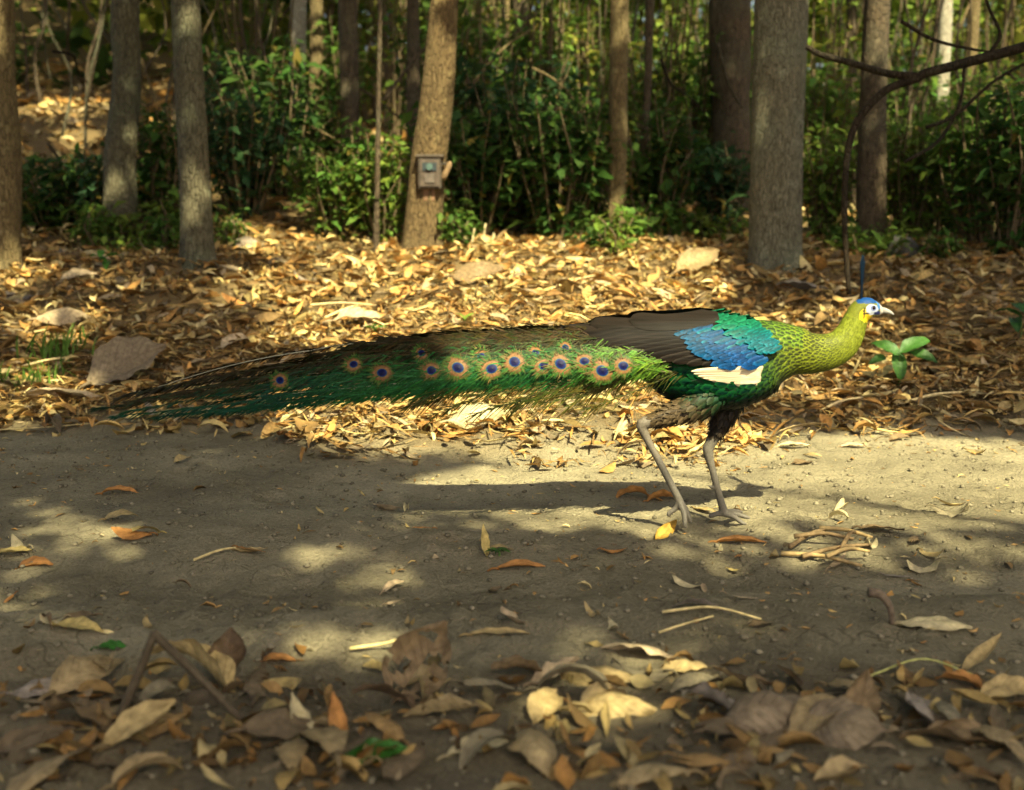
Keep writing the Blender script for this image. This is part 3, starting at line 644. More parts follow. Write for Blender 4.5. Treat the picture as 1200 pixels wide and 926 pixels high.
SH = [  # px, py(base), height px, width px, leaf m, stems, leaves/stem, green, y, label
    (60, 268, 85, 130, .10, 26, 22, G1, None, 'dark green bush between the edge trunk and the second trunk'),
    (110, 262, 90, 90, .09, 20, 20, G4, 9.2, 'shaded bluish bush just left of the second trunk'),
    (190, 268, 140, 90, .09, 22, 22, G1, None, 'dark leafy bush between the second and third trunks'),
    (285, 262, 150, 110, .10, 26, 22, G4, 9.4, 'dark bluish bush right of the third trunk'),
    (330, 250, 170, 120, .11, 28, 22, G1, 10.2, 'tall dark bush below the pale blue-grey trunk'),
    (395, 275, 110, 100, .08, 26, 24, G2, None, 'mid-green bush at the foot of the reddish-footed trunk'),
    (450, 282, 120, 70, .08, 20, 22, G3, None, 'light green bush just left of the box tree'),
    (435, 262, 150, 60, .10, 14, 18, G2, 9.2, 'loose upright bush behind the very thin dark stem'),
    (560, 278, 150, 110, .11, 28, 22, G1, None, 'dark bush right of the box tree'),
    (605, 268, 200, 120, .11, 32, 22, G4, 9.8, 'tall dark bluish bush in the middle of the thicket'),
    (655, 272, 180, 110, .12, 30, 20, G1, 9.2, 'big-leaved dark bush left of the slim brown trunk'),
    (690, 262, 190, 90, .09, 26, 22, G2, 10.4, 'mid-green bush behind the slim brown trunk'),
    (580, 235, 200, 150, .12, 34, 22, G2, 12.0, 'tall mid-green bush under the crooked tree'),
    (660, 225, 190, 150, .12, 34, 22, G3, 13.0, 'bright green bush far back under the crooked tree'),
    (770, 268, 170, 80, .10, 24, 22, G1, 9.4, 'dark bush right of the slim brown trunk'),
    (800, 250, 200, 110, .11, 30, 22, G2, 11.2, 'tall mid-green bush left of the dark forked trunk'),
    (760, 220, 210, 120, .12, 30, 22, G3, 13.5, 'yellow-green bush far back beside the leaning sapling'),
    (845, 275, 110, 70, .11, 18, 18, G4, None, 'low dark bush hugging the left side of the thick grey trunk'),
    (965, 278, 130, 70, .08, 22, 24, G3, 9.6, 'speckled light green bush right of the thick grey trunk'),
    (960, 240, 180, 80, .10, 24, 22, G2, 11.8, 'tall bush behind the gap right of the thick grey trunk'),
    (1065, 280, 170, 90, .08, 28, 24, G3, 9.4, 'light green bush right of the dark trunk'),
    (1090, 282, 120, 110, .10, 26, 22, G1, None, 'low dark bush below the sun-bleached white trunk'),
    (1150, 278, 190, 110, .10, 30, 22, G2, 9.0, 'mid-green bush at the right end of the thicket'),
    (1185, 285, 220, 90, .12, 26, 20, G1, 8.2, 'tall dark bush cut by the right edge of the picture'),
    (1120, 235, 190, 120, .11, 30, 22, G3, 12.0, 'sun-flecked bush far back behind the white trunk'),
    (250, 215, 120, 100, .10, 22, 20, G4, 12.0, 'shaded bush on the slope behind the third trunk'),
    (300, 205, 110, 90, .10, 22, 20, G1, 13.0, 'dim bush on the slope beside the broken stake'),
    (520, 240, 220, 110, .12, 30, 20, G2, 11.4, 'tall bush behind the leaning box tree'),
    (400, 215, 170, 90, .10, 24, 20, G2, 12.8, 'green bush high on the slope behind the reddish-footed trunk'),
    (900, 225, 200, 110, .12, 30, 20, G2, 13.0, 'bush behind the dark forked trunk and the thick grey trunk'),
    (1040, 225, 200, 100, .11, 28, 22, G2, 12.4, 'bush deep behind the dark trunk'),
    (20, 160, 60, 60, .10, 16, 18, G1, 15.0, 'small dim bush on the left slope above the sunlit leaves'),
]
TALL = [(545, 'behind the leaning box tree, on its right'), (590, 'left of the crooked tree'), (640, 'right of the crooked tree'), (680, 'far left of the slim brown trunk'), (705, 'just left of the slim brown trunk'), (775, 'right of the leaning sapling trunk'),
        (815, 'left of the dark forked trunk'), (960, 'right of the thick grey trunk'), (985, 'left of the dark trunk'), (1060, 'right of the dark trunk'), (1085, 'left of the white trunk'), (1160, 'right of the pale olive trunk'), (1190, 'at the right edge'),
        (440, 'left of the leaning box tree'), (390, 'left of the reddish-footed trunk'), (300, 'above the broken stake'), (465, 'behind the leaning box tree, on its left')]
for k, (a, where) in enumerate(TALL):
    rt_ = random.Random(k + 40)
    shrub('tall loose leafy sapling reaching up ' + where, a, 240, rt_.uniform(250, 330), rt_.uniform(80, 130), rt_.uniform(.09, .13), 17, 20, rt_.choice([G2, G3, (.17, .23, .035), (.20, .23, .04)]), 860 + k, 'tall saplings of the thicket', rt_.uniform(11, 15.5), 'sapling')  # yellower greens put sunlit brightness into the leaf colour
rl = random.Random(91)
for k in range(24):
    a = rl.uniform(15, 1190)
    if 600 < a < 700 or 885 < a < 940: a += 90
    near_ = min([(3, 'edge trunk at far left'), (141, 'second trunk'), (232, 'third trunk'), (345, 'pale blue-grey trunk'), (409, 'reddish-footed trunk'), (494, 'box tree'), (600, 'dark bluish thicket bush'), (723, 'slim brown trunk'), (858, 'thick grey trunk, on its left'), (960, 'thick grey trunk, on its right'), (1020, 'dark trunk behind the bare branch'), (1103, 'white trunk'), (1180, 'bush at the right edge')], key=lambda t_: abs(t_[0] - a))[1]
    shrub('low leafy plant sprouting from the litter near the ' + near_, a, rl.uniform(268, 292) - (14 if a < 380 else 0), rl.uniform(26, 60), rl.uniform(40, 80), rl.uniform(.06, .10), 9, 14, rl.choice([G1, G2, G2, G3]), 800 + k, 'low plants under the shrubs', rl.uniform(8.2, 9.6), 'low_plant')
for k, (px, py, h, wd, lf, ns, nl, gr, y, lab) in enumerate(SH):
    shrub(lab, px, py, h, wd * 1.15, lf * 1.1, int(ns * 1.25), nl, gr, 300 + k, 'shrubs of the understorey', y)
# ------------------------------------------------------------------ LEAF LITTER (uncountable rest) and loose soil
DRY = np.array([.98, .93, .83]) * np.array([[.52, .38, .15], [.58, .46, .20], [.44, .26, .09], [.36, .23, .09], [.24, .16, .07], [.62, .52, .27], [.36, .29, .19], [.46, .30, .12], [.50, .28, .09]])
def litter(name, label, n, xr, yr, Lr, ratio, seed, keep=None, tilt=.32, nu=4, mul=1.0, lift=.012):
    r = np.random.default_rng(seed)
    x, y = r.uniform(*xr, n), r.uniform(*yr, n)
    if keep is not None:
        k = r.random(n) < keep(x, y); x, y = x[k], y[k]
    n = len(x); L = r.uniform(*Lr, n) * r.choice([.45, .7, 1, 1, 1.25, 1.6], n)
    V, F, UV = leafgrid(n, L, L * r.uniform(*ratio, n), r.normal(.1, .9, n), r.normal(.35, .5, n), r.normal(0, .9, n), nu, 3, .85)
    M = rotm(r.uniform(0, 2 * pi, n), r.normal(0, tilt, n), r.normal(0, tilt * 1.2, n))
    pos = np.stack([x, y, ground(x, y) + lift * r.uniform(.3, 2.2, n)], -1)
    c = DRY[r.integers(0, len(DRY), n)] * r.choice([.45, .8, 1, 1.1, 1.25], n)[:, None] * r.uniform(.8, 1.15, (n, 1)) * mul
    return tag(link(name, scatter_mesh(name, V, F, UV, M, pos, c), M_LITTER), label, 'leaf litter', kind='stuff')
bare = lambda x, y: 1 - .85 * sstep(.10, .2, fbm(x * 1.5 + 3, y * 1.9, 3, 66))
bank = lambda x, y: bare(x, y) * sstep(4.25, 4.75, y - .5 * sstep(.55, 1.15, np.abs(x)) + .6 * fbm(x * 2.2, y * 2.2, 3, 77)) ** 1.3
litter('leaf_litter', 'deep dry tan leaf litter covering the bank behind the bird', 17500, (-4.2, 3.8), (4.2, 6.6), (.03, .115), (.14, .5), 60, bank, lift=.016, tilt=.2)
litter('leaf_litter', 'broad pale crumpled leaves scattered through the bank litter', 420, (-3.4, 3.4), (4.7, 7.5), (.07, .115), (.38, .6), 66, bank, lift=.03, tilt=.22, nu=6)
litter('leaf_litter', 'dry leaf litter running back under the trunks', 16500, (-6.8, 6.0), (6.6, 9.6), (.05, .13), (.16, .45), 61, lift=.025)
litter('leaf_litter', 'brown leaf litter on the slope deep in the wood', 7000, (-8.5, 7.5), (9.6, 17), (.09, .22), (.2, .5), 62, lift=.03)
litter('straw_litter', 'fine straw and bamboo leaf shreds mixed in the bank litter', 9000, (-3.2, 3.2), (4.3, 6.8), (.05, .16), (.05, .10), 63, bank, lift=.022, tilt=.22)
litter('leaf_crumbs', 'small leaf crumbs strewn over the dirt track', 4200, (-2.4, 2.4), (2.2, 5.0), (.008, .036), (.12, .5), 64,
       lambda x, y: np.clip(.35 + 1.6 * fbm(x * 1.7, y * 1.7, 3, 90), .05, 1), tilt=.12, nu=3, lift=.003)
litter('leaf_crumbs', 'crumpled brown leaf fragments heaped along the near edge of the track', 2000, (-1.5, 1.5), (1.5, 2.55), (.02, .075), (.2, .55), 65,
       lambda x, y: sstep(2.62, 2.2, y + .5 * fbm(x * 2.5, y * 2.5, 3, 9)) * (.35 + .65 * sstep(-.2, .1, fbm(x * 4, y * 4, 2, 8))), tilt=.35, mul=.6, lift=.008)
def pebbles(name, label, n, xr, yr, sr, seed):
    r = np.random.default_rng(seed)
    x, y = r.uniform(*xr, n), r.uniform(*yr, n); s = sr[0] + (sr[1] - sr[0]) * r.random(n) ** 3
    O = np.array([[1, 0, 0], [-1, 0, 0], [0, 1, 0], [0, -1, 0], [0, 0, .7], [0, 0, -.7], [.6, .6, .45], [-.6, -.6, .4], [.6, -.6, .35], [-.6, .6, .42]], float)
    V = O[None] * (1 + r.normal(0, .16, (n, 10, 3))) * s[:, None, None]
    F = np.array([[4, 0, 6], [4, 6, 2], [4, 2, 9], [4, 9, 1], [4, 1, 7], [4, 7, 3], [4, 3, 8], [4, 8, 0], [5, 2, 0], [5, 1, 2], [5, 3, 1], [5, 0, 3], [0, 2, 6], [2, 1, 9], [1, 3, 7], [3, 0, 8]])
    pos = np.stack([x, y, ground(x, y) + s * .25], -1)
    c = np.array([.23, .20, .13]) * r.uniform(.5, 1.0, (n, 1))
    V = V + pos[:, None]
    me = mesh_np(name, V.reshape(-1, 3), (F[None] + (np.arange(n) * 10)[:, None, None]).reshape(-1, 3), np.repeat(c, 10, 0), smooth=True)
    return tag(link(name, me, M_STONE), label, 'soil', kind='stuff')
pebbles('soil_crumbs', 'pebbles and soil crumbs scattered over the dirt track', 6500, (-2.3, 2.3), (1.6, 4.9), (.0015, .011), 70)

# ------------------------------------------------------------------ SINGLE FALLEN LEAVES (named ones first)
COLS = dict(tan=(.48, .36, .16), yel=(.62, .48, .17), pale=(.62, .53, .30), org=(.50, .24, .07), brn=(.25, .175, .09), dbr=(.15, .10, .055), gry=(.33, .28, .22),
            mau=(.24, .185, .115), mtan=(.36, .26, .13), grn=(.06, .22, .03), gold=(.66, .42, .08), buff=(.56, .43, .26))
def big_leaf_mesh(L, W, bend, fold, twist, colour, seed, power=.8, ragged=.12, nu=18, ns=9, holes=0.0):
    r = np.random.default_rng(seed)
    u = np.linspace(0, 1, nu + 1); s = np.linspace(-1, 1, ns)
    U, Sg = np.meshgrid(u, s, indexing='ij')
    wav = (fbm(U * 3 + seed, Sg * 1.6, 3, seed) * .30 * W + np.sin(U * 22 + seed) * np.abs(Sg) ** 2 * .018 * W * 2)[None]
    V, F, UV = leafgrid(1, L, W, bend, fold, twist, nu, ns, power, wav)
    V = V[0]
    e = np.abs(Sg).ravel() ** 4
    V[:, 1] *= 1 - ragged * e * (fbm(U.ravel() * 9 + seed, Sg.ravel() * 2, 3, seed + 3) * 2 + .5)
    cc = np.array(colour)[None] * (1 + .7 * fbm(U.ravel() * 4, Sg.ravel() * 2 + seed, 3, seed + 9))[:, None]
    cc = cc * (1 - .3 * e[:, None] * (vnoise(U.ravel() * 7, Sg.ravel() * 3, seed)[:, None]))
    if holes:
        fc = F.mean(1); fu, fs = fc // ns, fc % ns
        F = F[vnoise(fu * .7 + seed, fs * .8, seed) > holes]
    mb = MB(); mb.add(V, F, cc)
    # petiole
    p0 = V[(ns // 2)]; q = spline([p0 + [.01, 0, 0], p0 + [-.06 * L, 0, .004], p0 + [-.16 * L, .01 * L, -.004]], 5)
    tv, tf = tube(q, np.linspace(.004, .0028, 5) * max(L / .15, .5), 5); mb.add(tv, tf, np.array(colour) * .7)
    me = mb.mesh('fallen_leaf')
    l = me.uv_layers.new(name='uv'); k = len(UV); uv = np.concatenate([UV, np.full((len(tv), 2), .5)])
    li = np.empty(len(me.loops), np.int32); me.loops.foreach_get('vertex_index', li)
    l.data.foreach_set('uv', uv[li].astype(np.float32).ravel())
    return me
def rest(o, me, x, y, M, lift=.002, sc=1.0):
    n = len(me.vertices); v = np.empty(n * 3, np.float32); me.vertices.foreach_get('co', v); v = v.reshape(-1, 3) @ M.T * sc
    gz = ground(x + v[:, 0], y + v[:, 1])
    lo = np.partition(v[:, 2] - gz, max(1, n // 12))[max(1, n // 12)]
    o.location = (float(x), float(y), float(lift - lo))
from mathutils import Matrix
def place_leaf(px, py, L, W, yaw, pitch, roll, bend, fold, colour, label, seed, power=.8, twist=.3, lift=.0, ragged=.12, mat=None, holes=0.0):
    g = at_ground(px, py)
    me = big_leaf_mesh(L, W, bend, fold, twist, COLS[colour], seed, power, ragged, holes=holes)
    M = rotm(R(yaw), R(pitch), R(roll))[0]
    o = link('fallen_leaf', me, mat or M_DRY)
    o.rotation_euler = Matrix(M.tolist()).to_euler()
    rest(o, me, g[0], g[1], M, lift)
    return tag(o, label, 'leaf')
HERO = [ # px,py, L,W, yaw,pitch,roll, bend,fold, colour, label
    (912, 850, .25, .13, 8, 6, 24, -.9, -.5, 'mau', 'large arched grey-brown leaf at the lower right, hollow underneath'),
    (985, 872, .16, .13, -35, 12, 38, -.4, -.2, 'mau', 'broad mauve-brown leaf tilted up in front of the arched one'),
    (1010, 842, .12, .07, 70, 35, 10, .5, .3, 'brn', 'narrow brown leaf standing at the right end of the arched leaf'),
    (835, 838, .12, .10, 150, 16, 28, -.6, .3, 'gry', 'crumpled grey leaf left of the large arched leaf'),
    (700, 800, .17, .08, -25, 10, 18, -.5, -.4, 'tan', 'sunlit orange-tan curled leaf on top of the near leaf heap'),
    (650, 800, .12, .08, 20, 16, -10, .6, .4, 'buff', 'pale buff folded leaf at the left of the sunlit heap'),
    (715, 838, .18, .09, -18, 12, 22, -.8, -.4, 'tan', 'long tan arched leaf at the front of the sunlit heap'),
    (640, 838, .10, .07, 60, 20, 15, -.6, .4, 'tan', 'small tan leaf tucked under the left of the sunlit heap'),
    (745, 770, .16, .08, 160, 8, 30, -.8, -.4, 'buff', 'buff leaf with ragged rim just behind the sunlit heap'),
    (605, 795, .12, .09, 200, 24, 20, -.5, .5, 'brn', 'brown folded leaf between the upright skeleton leaf and the sunlit heap'),
    (495, 812, .19, .15, 35, 48, 40, .5, .4, 'brn', 'upright rotting brown leaf full of holes, standing at the near edge'),
    (455, 838, .14, .09, 170, 20, 30, -.6, .3, 'dbr', 'dark brown leaf lying under the upright rotting leaf'),
    (225, 805, .20, .12, 165, 26, 30, -.7, .5, 'tan', 'tall folded tan leaf behind the crossed bent stalk'),
    (270, 790, .10, .09, 90, 55, 5, .4, .6, 'dbr', 'dark curled leaf standing right of the folded tan leaf'),
    (165, 868, .15, .06, 40, 24, 20, -.4, .3, 'tan', 'narrow tan leaf leaning at the foot of the bent stalk'),
    (90, 850, .16, .10, 150, 10, 24, -.6, .4, 'brn', 'brown leaf spread out near the bottom left corner'),
    (60, 812, .17, .07, 20, 6, 10, -.4, -.3, 'gry', 'dull grey-tan leaf lying flat at the left edge of the heap'),
    (350, 855, .11, .05, 120, 22, 20, .6, .5, 'pale', 'pale crumpled leaf standing left of the green fallen leaf'),
    (395, 862, .11, .04, 110, 30, 15, .5, .5, 'org', 'orange-brown rolled leaf just above the green fallen leaf'),
    (440, 885, .13, .07, 12, 8, 12, -.3, .2, 'grn', 'fresh green fallen leaf at the bottom edge'),
    (132, 762, .07, .045, 10, 4, 6, -.3, .2, 'grn', 'small green leaf on the dark soil at the left'),
    (560, 880, .12, .05, 20, 8, 10, -.4, .3, 'pale', 'pale thin leaf at the bottom edge right of the green one'),
    (630, 885, .08, .05, 70, 10, 20, -.5, .4, 'tan', 'tan leaf at the bottom edge below the sunlit heap'),
    (1095, 738, .17, .06, -6, 3, 8, -.4, -.3, 'pale', 'single pale yellow leaf lying alone on the right of the track'),
    (1150, 778, .17, .035, 42, 14, 10, .2, .4, 'tan', 'long narrow tan leaf pointing up at the right edge'),
    (1125, 805, .10, .06, 160, 12, 10, -.6, .4, 'org', 'orange-tan curled leaf below the narrow pointing leaf'),
    (1185, 820, .14, .07, 10, 6, 14, -.4, .3, 'tan', 'tan leaf cut by the right edge above the bottom corner'),
    (1085, 840, .14, .11, 100, 6, 20, -.3, .3, 'gry', 'flat grey leaf right of the mauve-brown leaf'),
    (1120, 872, .20, .10, 170, 6, 10, -.4, .3, 'brn', 'wide dull brown leaf at the bottom right corner'),
    (800, 790, .11, .05, 12, 8, 10, -.4, .3, 'tan', 'tan leaf just right of the sunlit heap'),
    (870, 800, .13, .05, 170, 8, 20, .5, .5, 'brn', 'brown curled leaf behind the crumpled grey leaf'),
    (140, 582, .13, .035, 5, 6, 10, -.6, .5, 'org', 'orange-tan leaf lying alone on the dark track at the left'),
    (293, 648, .11, .035, -12, 2, 6, .3, .3, 'tan', 'tan boat-shaped leaf on the shaded track left of the middle'),
    (568, 645, .11, .03, 100, 40, 10, .3, .6, 'yel', 'yellow-tan narrow leaf sticking upright on the track'),
    (610, 668, .14, .035, 8, 4, 10, -.4, .5, 'org', 'reddish-brown rolled leaf right of the upright narrow leaf'),
    (780, 624, .13, .05, 55, 14, 30, .6, .7, 'gold', 'golden yellow boat-shaped leaf in front of the lifted foot'),
    (742, 583, .12, .07, 175, 8, 20, -.8, .7, 'org', 'orange crumpled leaf left of the lifted foot, larger of the two'),
    (775, 587, .11, .06, 15, 8, -15, -.7, .7, 'org', 'orange crumpled leaf right behind the lifted foot'),
    (826, 600, .10, .03, -50, 6, 6, -.2, .3, 'tan', 'narrow tan leaf between the two feet'),
    (868, 636, .15, .035, -5, 4, 10, -.3, .6, 'org', 'reddish rolled leaf in front of the standing foot'),
    (815, 714, .11, .05, 170, 8, 30, -.6, .4, 'gry', 'grey curled leaf on the near half of the track'),
    (560, 503, .27, .15, 15, 10, 36, -.9, -.5, 'pale', 'very large pale yellow leaf arched on the bank below the tail'),
    (75, 385, .30, .15, 10, 8, 35, -1.0, -.5, 'buff', 'large buff leaf arched high at the left of the bank'),
    (150, 452, .40, .28, 25, 26, 42, -.4, .3, 'mau', 'large dull brown leaf standing behind the tail tip'),
    (75, 478, .34, .15, 175, 6, 18, -.5, -.3, 'buff', 'flat pale brown leaf in front of the large standing leaf'),
    (92, 335, .22, .12, 20, 16, 20, -.6, .3, 'buff', 'faded buff leaf higher up the bank behind the arched one'),
    (560, 332, .34, .19, 10, 14, 38, -.8, -.4, 'brn', 'large brown curled leaf on the sunlit top of the bank'),
    (818, 320, .36, .22, 35, 16, 26, .35, .4, 'mtan', 'large tan leaf leaning left of the thick grey trunk'),
    (935, 348, .26, .15, 160, 8, 24, -.7, -.4, 'gry', 'large grey-brown arched leaf between the bird and the thick trunk'),
    (420, 388, .28, .13, 15, 6, 18, -.5, .3, 'buff', 'broad weathered buff leaf just above the tail'),
    (275, 412, .16, .09, 30, 20, 25, -.6, .4, 'buff', 'small pale pinkish leaf above the dark end of the tail'),
    (1180, 490, .12, .06, 30, 16, 20, -.6, .5, 'tan', 'tan curled leaf near the right edge where bank meets track'),
    (930, 525, .14, .04, 8, 4, 10, -.4, .3, 'pale', 'pale leaf on the sunlit track below the neck'),
    (1000, 525, .11, .035, 5, 4, 8, -.4, .3, 'buff', 'second pale leaf on the sunlit track, farther right'),
    (1055, 515, .12, .05, 20, 10, 10, -.6, .4, 'brn', 'brown leaf lying right of the two pale leaves on the track'),
    (90, 742, .14, .05, -20, 4, 8, -.3, .3, 'yel', 'yellow-tan leaf on dark soil left of the bent stalk'),
    (40, 665, .10, .05, 10, 12, 10, -.6, .5, 'org', 'brown-orange crumpled leaf in the left sun fleck'),
    (15, 650, .10, .04, 15, 6, 6, -.3, .3, 'yel', 'yellow leaf at the left edge of the track'),
    (462, 690, .10, .03, 60, 6, 10, -.4, .4, 'buff', 'pale leaf in the sun fleck on the middle of the track'),
    (325, 778, .08, .035, 5, 4, 8, -.4, .4, 'org', 'short orange leaf before the pale rut edge'),
    (585, 745, .14, .03, 4, 3, 8, -.3, .3, 'tan', 'thin tan leaf on the rut edge behind the heap'),
]
for k, h in enumerate(HERO):
    place_leaf(*h, seed=500 + k, mat=M_GREEN if h[9] == 'grn' else None, lift=.035 if h[1] < 505 else 0, holes=.34 if 'holes' in h[10] else 0)

# ---- many more single leaves: shared meshes, each an object of its own
POOL = []
rr = random.Random(21)
for k in range(26):
    nm = ['tan', 'yel', 'org', 'brn', 'buff', 'pale', 'gry', 'tan', 'org'][k % 9]
    L = rr.uniform(.09, .15); me = big_leaf_mesh(L, L * rr.uniform(.2, .55), rr.gauss(-.3, .7), rr.gauss(.2, .5), rr.gauss(0, .8), COLS[nm], 700 + k, rr.uniform(.7, 1), .15, 6, 3)
    POOL.append((me, nm))
DULL = []
for k in range(14):
    L = rr.uniform(.10, .17); c_ = np.array([(.36, .27, .135), (.19, .14, .08), (.42, .32, .16), (.27, .23, .14), (.36, .23, .09)][k % 5])
    DULL.append((big_leaf_mesh(L, L * rr.uniform(.3, .65), rr.gauss(-.4, .6), rr.gauss(.1, .5), rr.gauss(0, .6), c_, 760 + k, rr.uniform(.7, 1), .2, 7, 5), 'dull%d' % (k % 5)))
WORD = dict(tan='tan', yel='yellowish', org='orange-brown', brn='brown', buff='buff', pale='pale', gry='grey', dull0='dull tan', dull1='dark brown', dull2='light brown', dull3='greyish', dull4='reddish-brown')
ZONES = [ # n, px range, py range, scale, label, group
    (50, (250, 730), (315, 385), (.75, 1.3), 'dry curled leaf on the sunlit bank above the tail', 'single leaves on the bank above the tail'),
    (36, (330, 800), (470, 530), (.8, 1.25), 'dry leaf lying on the bank edge below the tail', 'single leaves on the bank edge below the tail'),
    (28, (5, 240), (330, 520), (.8, 1.4), 'leaf in the litter around the tail tip', 'single leaves around the tail tip'),
    (30, (860, 1195), (330, 480), (.7, 1.2), 'leaf on the shaded bank around the head', 'single leaves on the shaded bank'),
    (20, (900, 1195), (480, 680), (.6, 1.0), 'small leaf on the right half of the track', 'single leaves on the right of the track'),
    (20, (5, 560), (540, 740), (.45, .9), 'small leaf on the shaded left half of the track', 'single leaves on the left of the track'),
    (12, (560, 900), (640, 740), (.4, .8), 'small leaf on the track below the feet', 'single leaves below the feet'),
    (50, (10, 1190), (785, 922), (.6, 1.3), 'crumpled leaf in the heap along the bottom edge', 'single leaves of the bottom heap'),
]
for (n, xr, yr, sr, lab, grp) in ZONES:
    for k in range(n):
        px, py = rr.uniform(*xr), rr.uniform(*yr); g = at_ground(px, py); me, nm = rr.choice(DULL if yr[0] > 770 else POOL); sc = rr.uniform(*sr)
        M = rotm(rr.uniform(0, 6.28), rr.gauss(0, .15), rr.gauss(0, .22))[0]
        o = link('fallen_leaf', me, M_DRY, scale=sc); o.rotation_euler = Matrix(M.tolist()).to_euler()
        rest(o, me, g[0], g[1], M, .004, sc)
        third = ['left part', 'middle', 'right part'][min(2, int((px - xr[0]) / (xr[1] - xr[0]) * 3))]
        tag(o, WORD[nm] + ' ' + lab + ', ' + third, 'leaf', grp)

# ------------------------------------------------------------------ TWIGS, STALKS, STONES
def gtube(name, label, cat, pxs, w, colour, group=None, lift=None, mat=None):
    pts = []
    for k, (a, b, *c) in enumerate(pxs):
        g = at_ground(a, b); pts.append(g + [0, 0, (c[0] if c else 0) + w * .5])
    pts = np.array(pts); n = max(6, 4 * len(pts))
    V, F = tube(spline(pts, n), np.linspace(w, w * .6, n) / 2, 6)
    return tag(link(name, mesh_np(name, V - pts[0], F, np.broadcast_to(np.array(colour), V.shape)), mat or M_TWIG, loc=pts[0]), label, cat, group)
TW = (.19, .13, .065); STR = (.60, .48, .22)
for k, (a, b) in enumerate([((915, 655), (1010, 668)), ((925, 648), (975, 626)), ((940, 660), (1020, 648)), ((960, 628), (1022, 640)), ((985, 655), (1005, 632)), ((930, 640), (1000, 645)), ((968, 668), (1018, 660))]):
    gtube('twig', 'brown twig in the small heap of sticks on the right of the track', 'twig', [(a[0], a[1], .004 + .004 * k), ((a[0] + b[0]) / 2, (a[1] + b[1]) / 2 - 2, .012 + .004 * k), (b[0], b[1], .003 + .003 * k)], .015, TW if k % 3 else (.38, .27, .12), 'sticks of the small heap')
gtube('straw', 'long pale yellow straw on the near half of the track, upper of two', 'straw', [(776, 721, .01), (835, 723, .012), (892, 729, .006)], .008, STR)
gtube('straw', 'long pale yellow straw on the near half of the track, lower of two', 'straw', [(772, 744, .006), (805, 737, .01), (836, 731, .008)], .007, STR)
gtube('straw', 'pale straw lying on the rut edge in the sun fleck', 'straw', [(410, 766, .006), (450, 764, .012), (471, 755, .02)], .009, (.7, .56, .24))
gtube('straw', 'pale stick on the shaded track beside the boat-shaped leaf', 'straw', [(227, 661, .004), (255, 655, .008), (276, 649, .01)], .009, STR)
gtube('straw', 'thin green-yellow stalk lying across the soil at the lower right', 'straw', [(1020, 800, .01), (1080, 788, .02), (1140, 800, .01)], .005, (.45, .45, .15))
gtube('straw', 'thin straw at the left edge of the bank', 'straw', [(0, 508, .01), (60, 507, .02), (110, 500, .01)], .006, STR)
for k, (a, b) in enumerate([((370, 350), (420, 340)), ((360, 362), (440, 366)), ((395, 372), (450, 388)), ((380, 380), (430, 362)), ((640, 345), (700, 330)), ((500, 352), (560, 346)), ((700, 470), (760, 455)), ((960, 490), (1010, 478)), ((1060, 480), (1130, 468)), ((20, 440), (90, 425))]):
    gtube('straw', 'pale broken straw lying on the leaf bank', 'straw', [(a[0], a[1], .02), ((a[0] + b[0]) / 2, (a[1] + b[1]) / 2 + 1, .045), (b[0], b[1], .03)], .014, (.68, .54, .27), 'straws on the leaf bank')
# bent stalk at the lower left: an upside-down V
yb = at_ground(135, 850)[1]
q = np.array([P(126, 872, yb), P(158, 800, yb), P(181, 742, yb)]); q2 = np.array([P(179, 741, yb), P(240, 800, yb + .01), P(318, 880, yb + .015)])
V, F = tube(spline(q, 14), np.linspace(.010, .008, 14), 7); V2, F2 = tube(spline(q2, 14), np.linspace(.009, .006, 14), 7)
F = [np.concatenate([a, b + len(V)]) for a, b in zip(F, F2)]; V = np.concatenate([V, V2])
tag(link('bent_stalk', mesh_np('bent_stalk', V - q[0], F, np.broadcast_to(np.array((.085, .066, .04)), V.shape)), M_TWIG, loc=q[0]), 'dark dry stalk bent into an upside-down V at the lower left', 'stalk')
# small dark curled stalk on the right of the track
g = at_ground(1045, 735); y = g[1]
q = np.array([g, P(1043, 712, y), P(1032, 697, y), P(1018, 694, y)])
V, F = tube(spline(q, 14), np.linspace(.006, .012, 14), 7)
tag(link('bent_stalk', mesh_np('bent_stalk', V - g, F, np.broadcast_to(np.array((.16, .12, .08)), V.shape)), M_TWIG, loc=g), 'small hooked dry stalk standing on the right of the track', 'stalk')
for k, (a, b, h) in enumerate([(545, 292, 34), (552, 293, 26), (565, 292, 30), (640, 285, 36), (575, 293, 20), (535, 292, 22)]):
    g = at_ground(a, b); y = g[1]
    q = np.array([g - [0, 0, .02], P(a + 2, b - h * .5, y), P(a + (12 if k == 3 else 4), b - h, y)])
    V, F = tube(spline(q, 6), np.linspace(.010, .006, 6), 5)
    tag(link('dry_stalk', mesh_np('dry_stalk', V - g, F, np.broadcast_to(np.array((.55, .45, .25)), V.shape)), M_TWIG, loc=g), 'thin pale dry stalk upright at the back of the bank right of the box tree', 'stalk', 'upright dry stalks behind the bank')
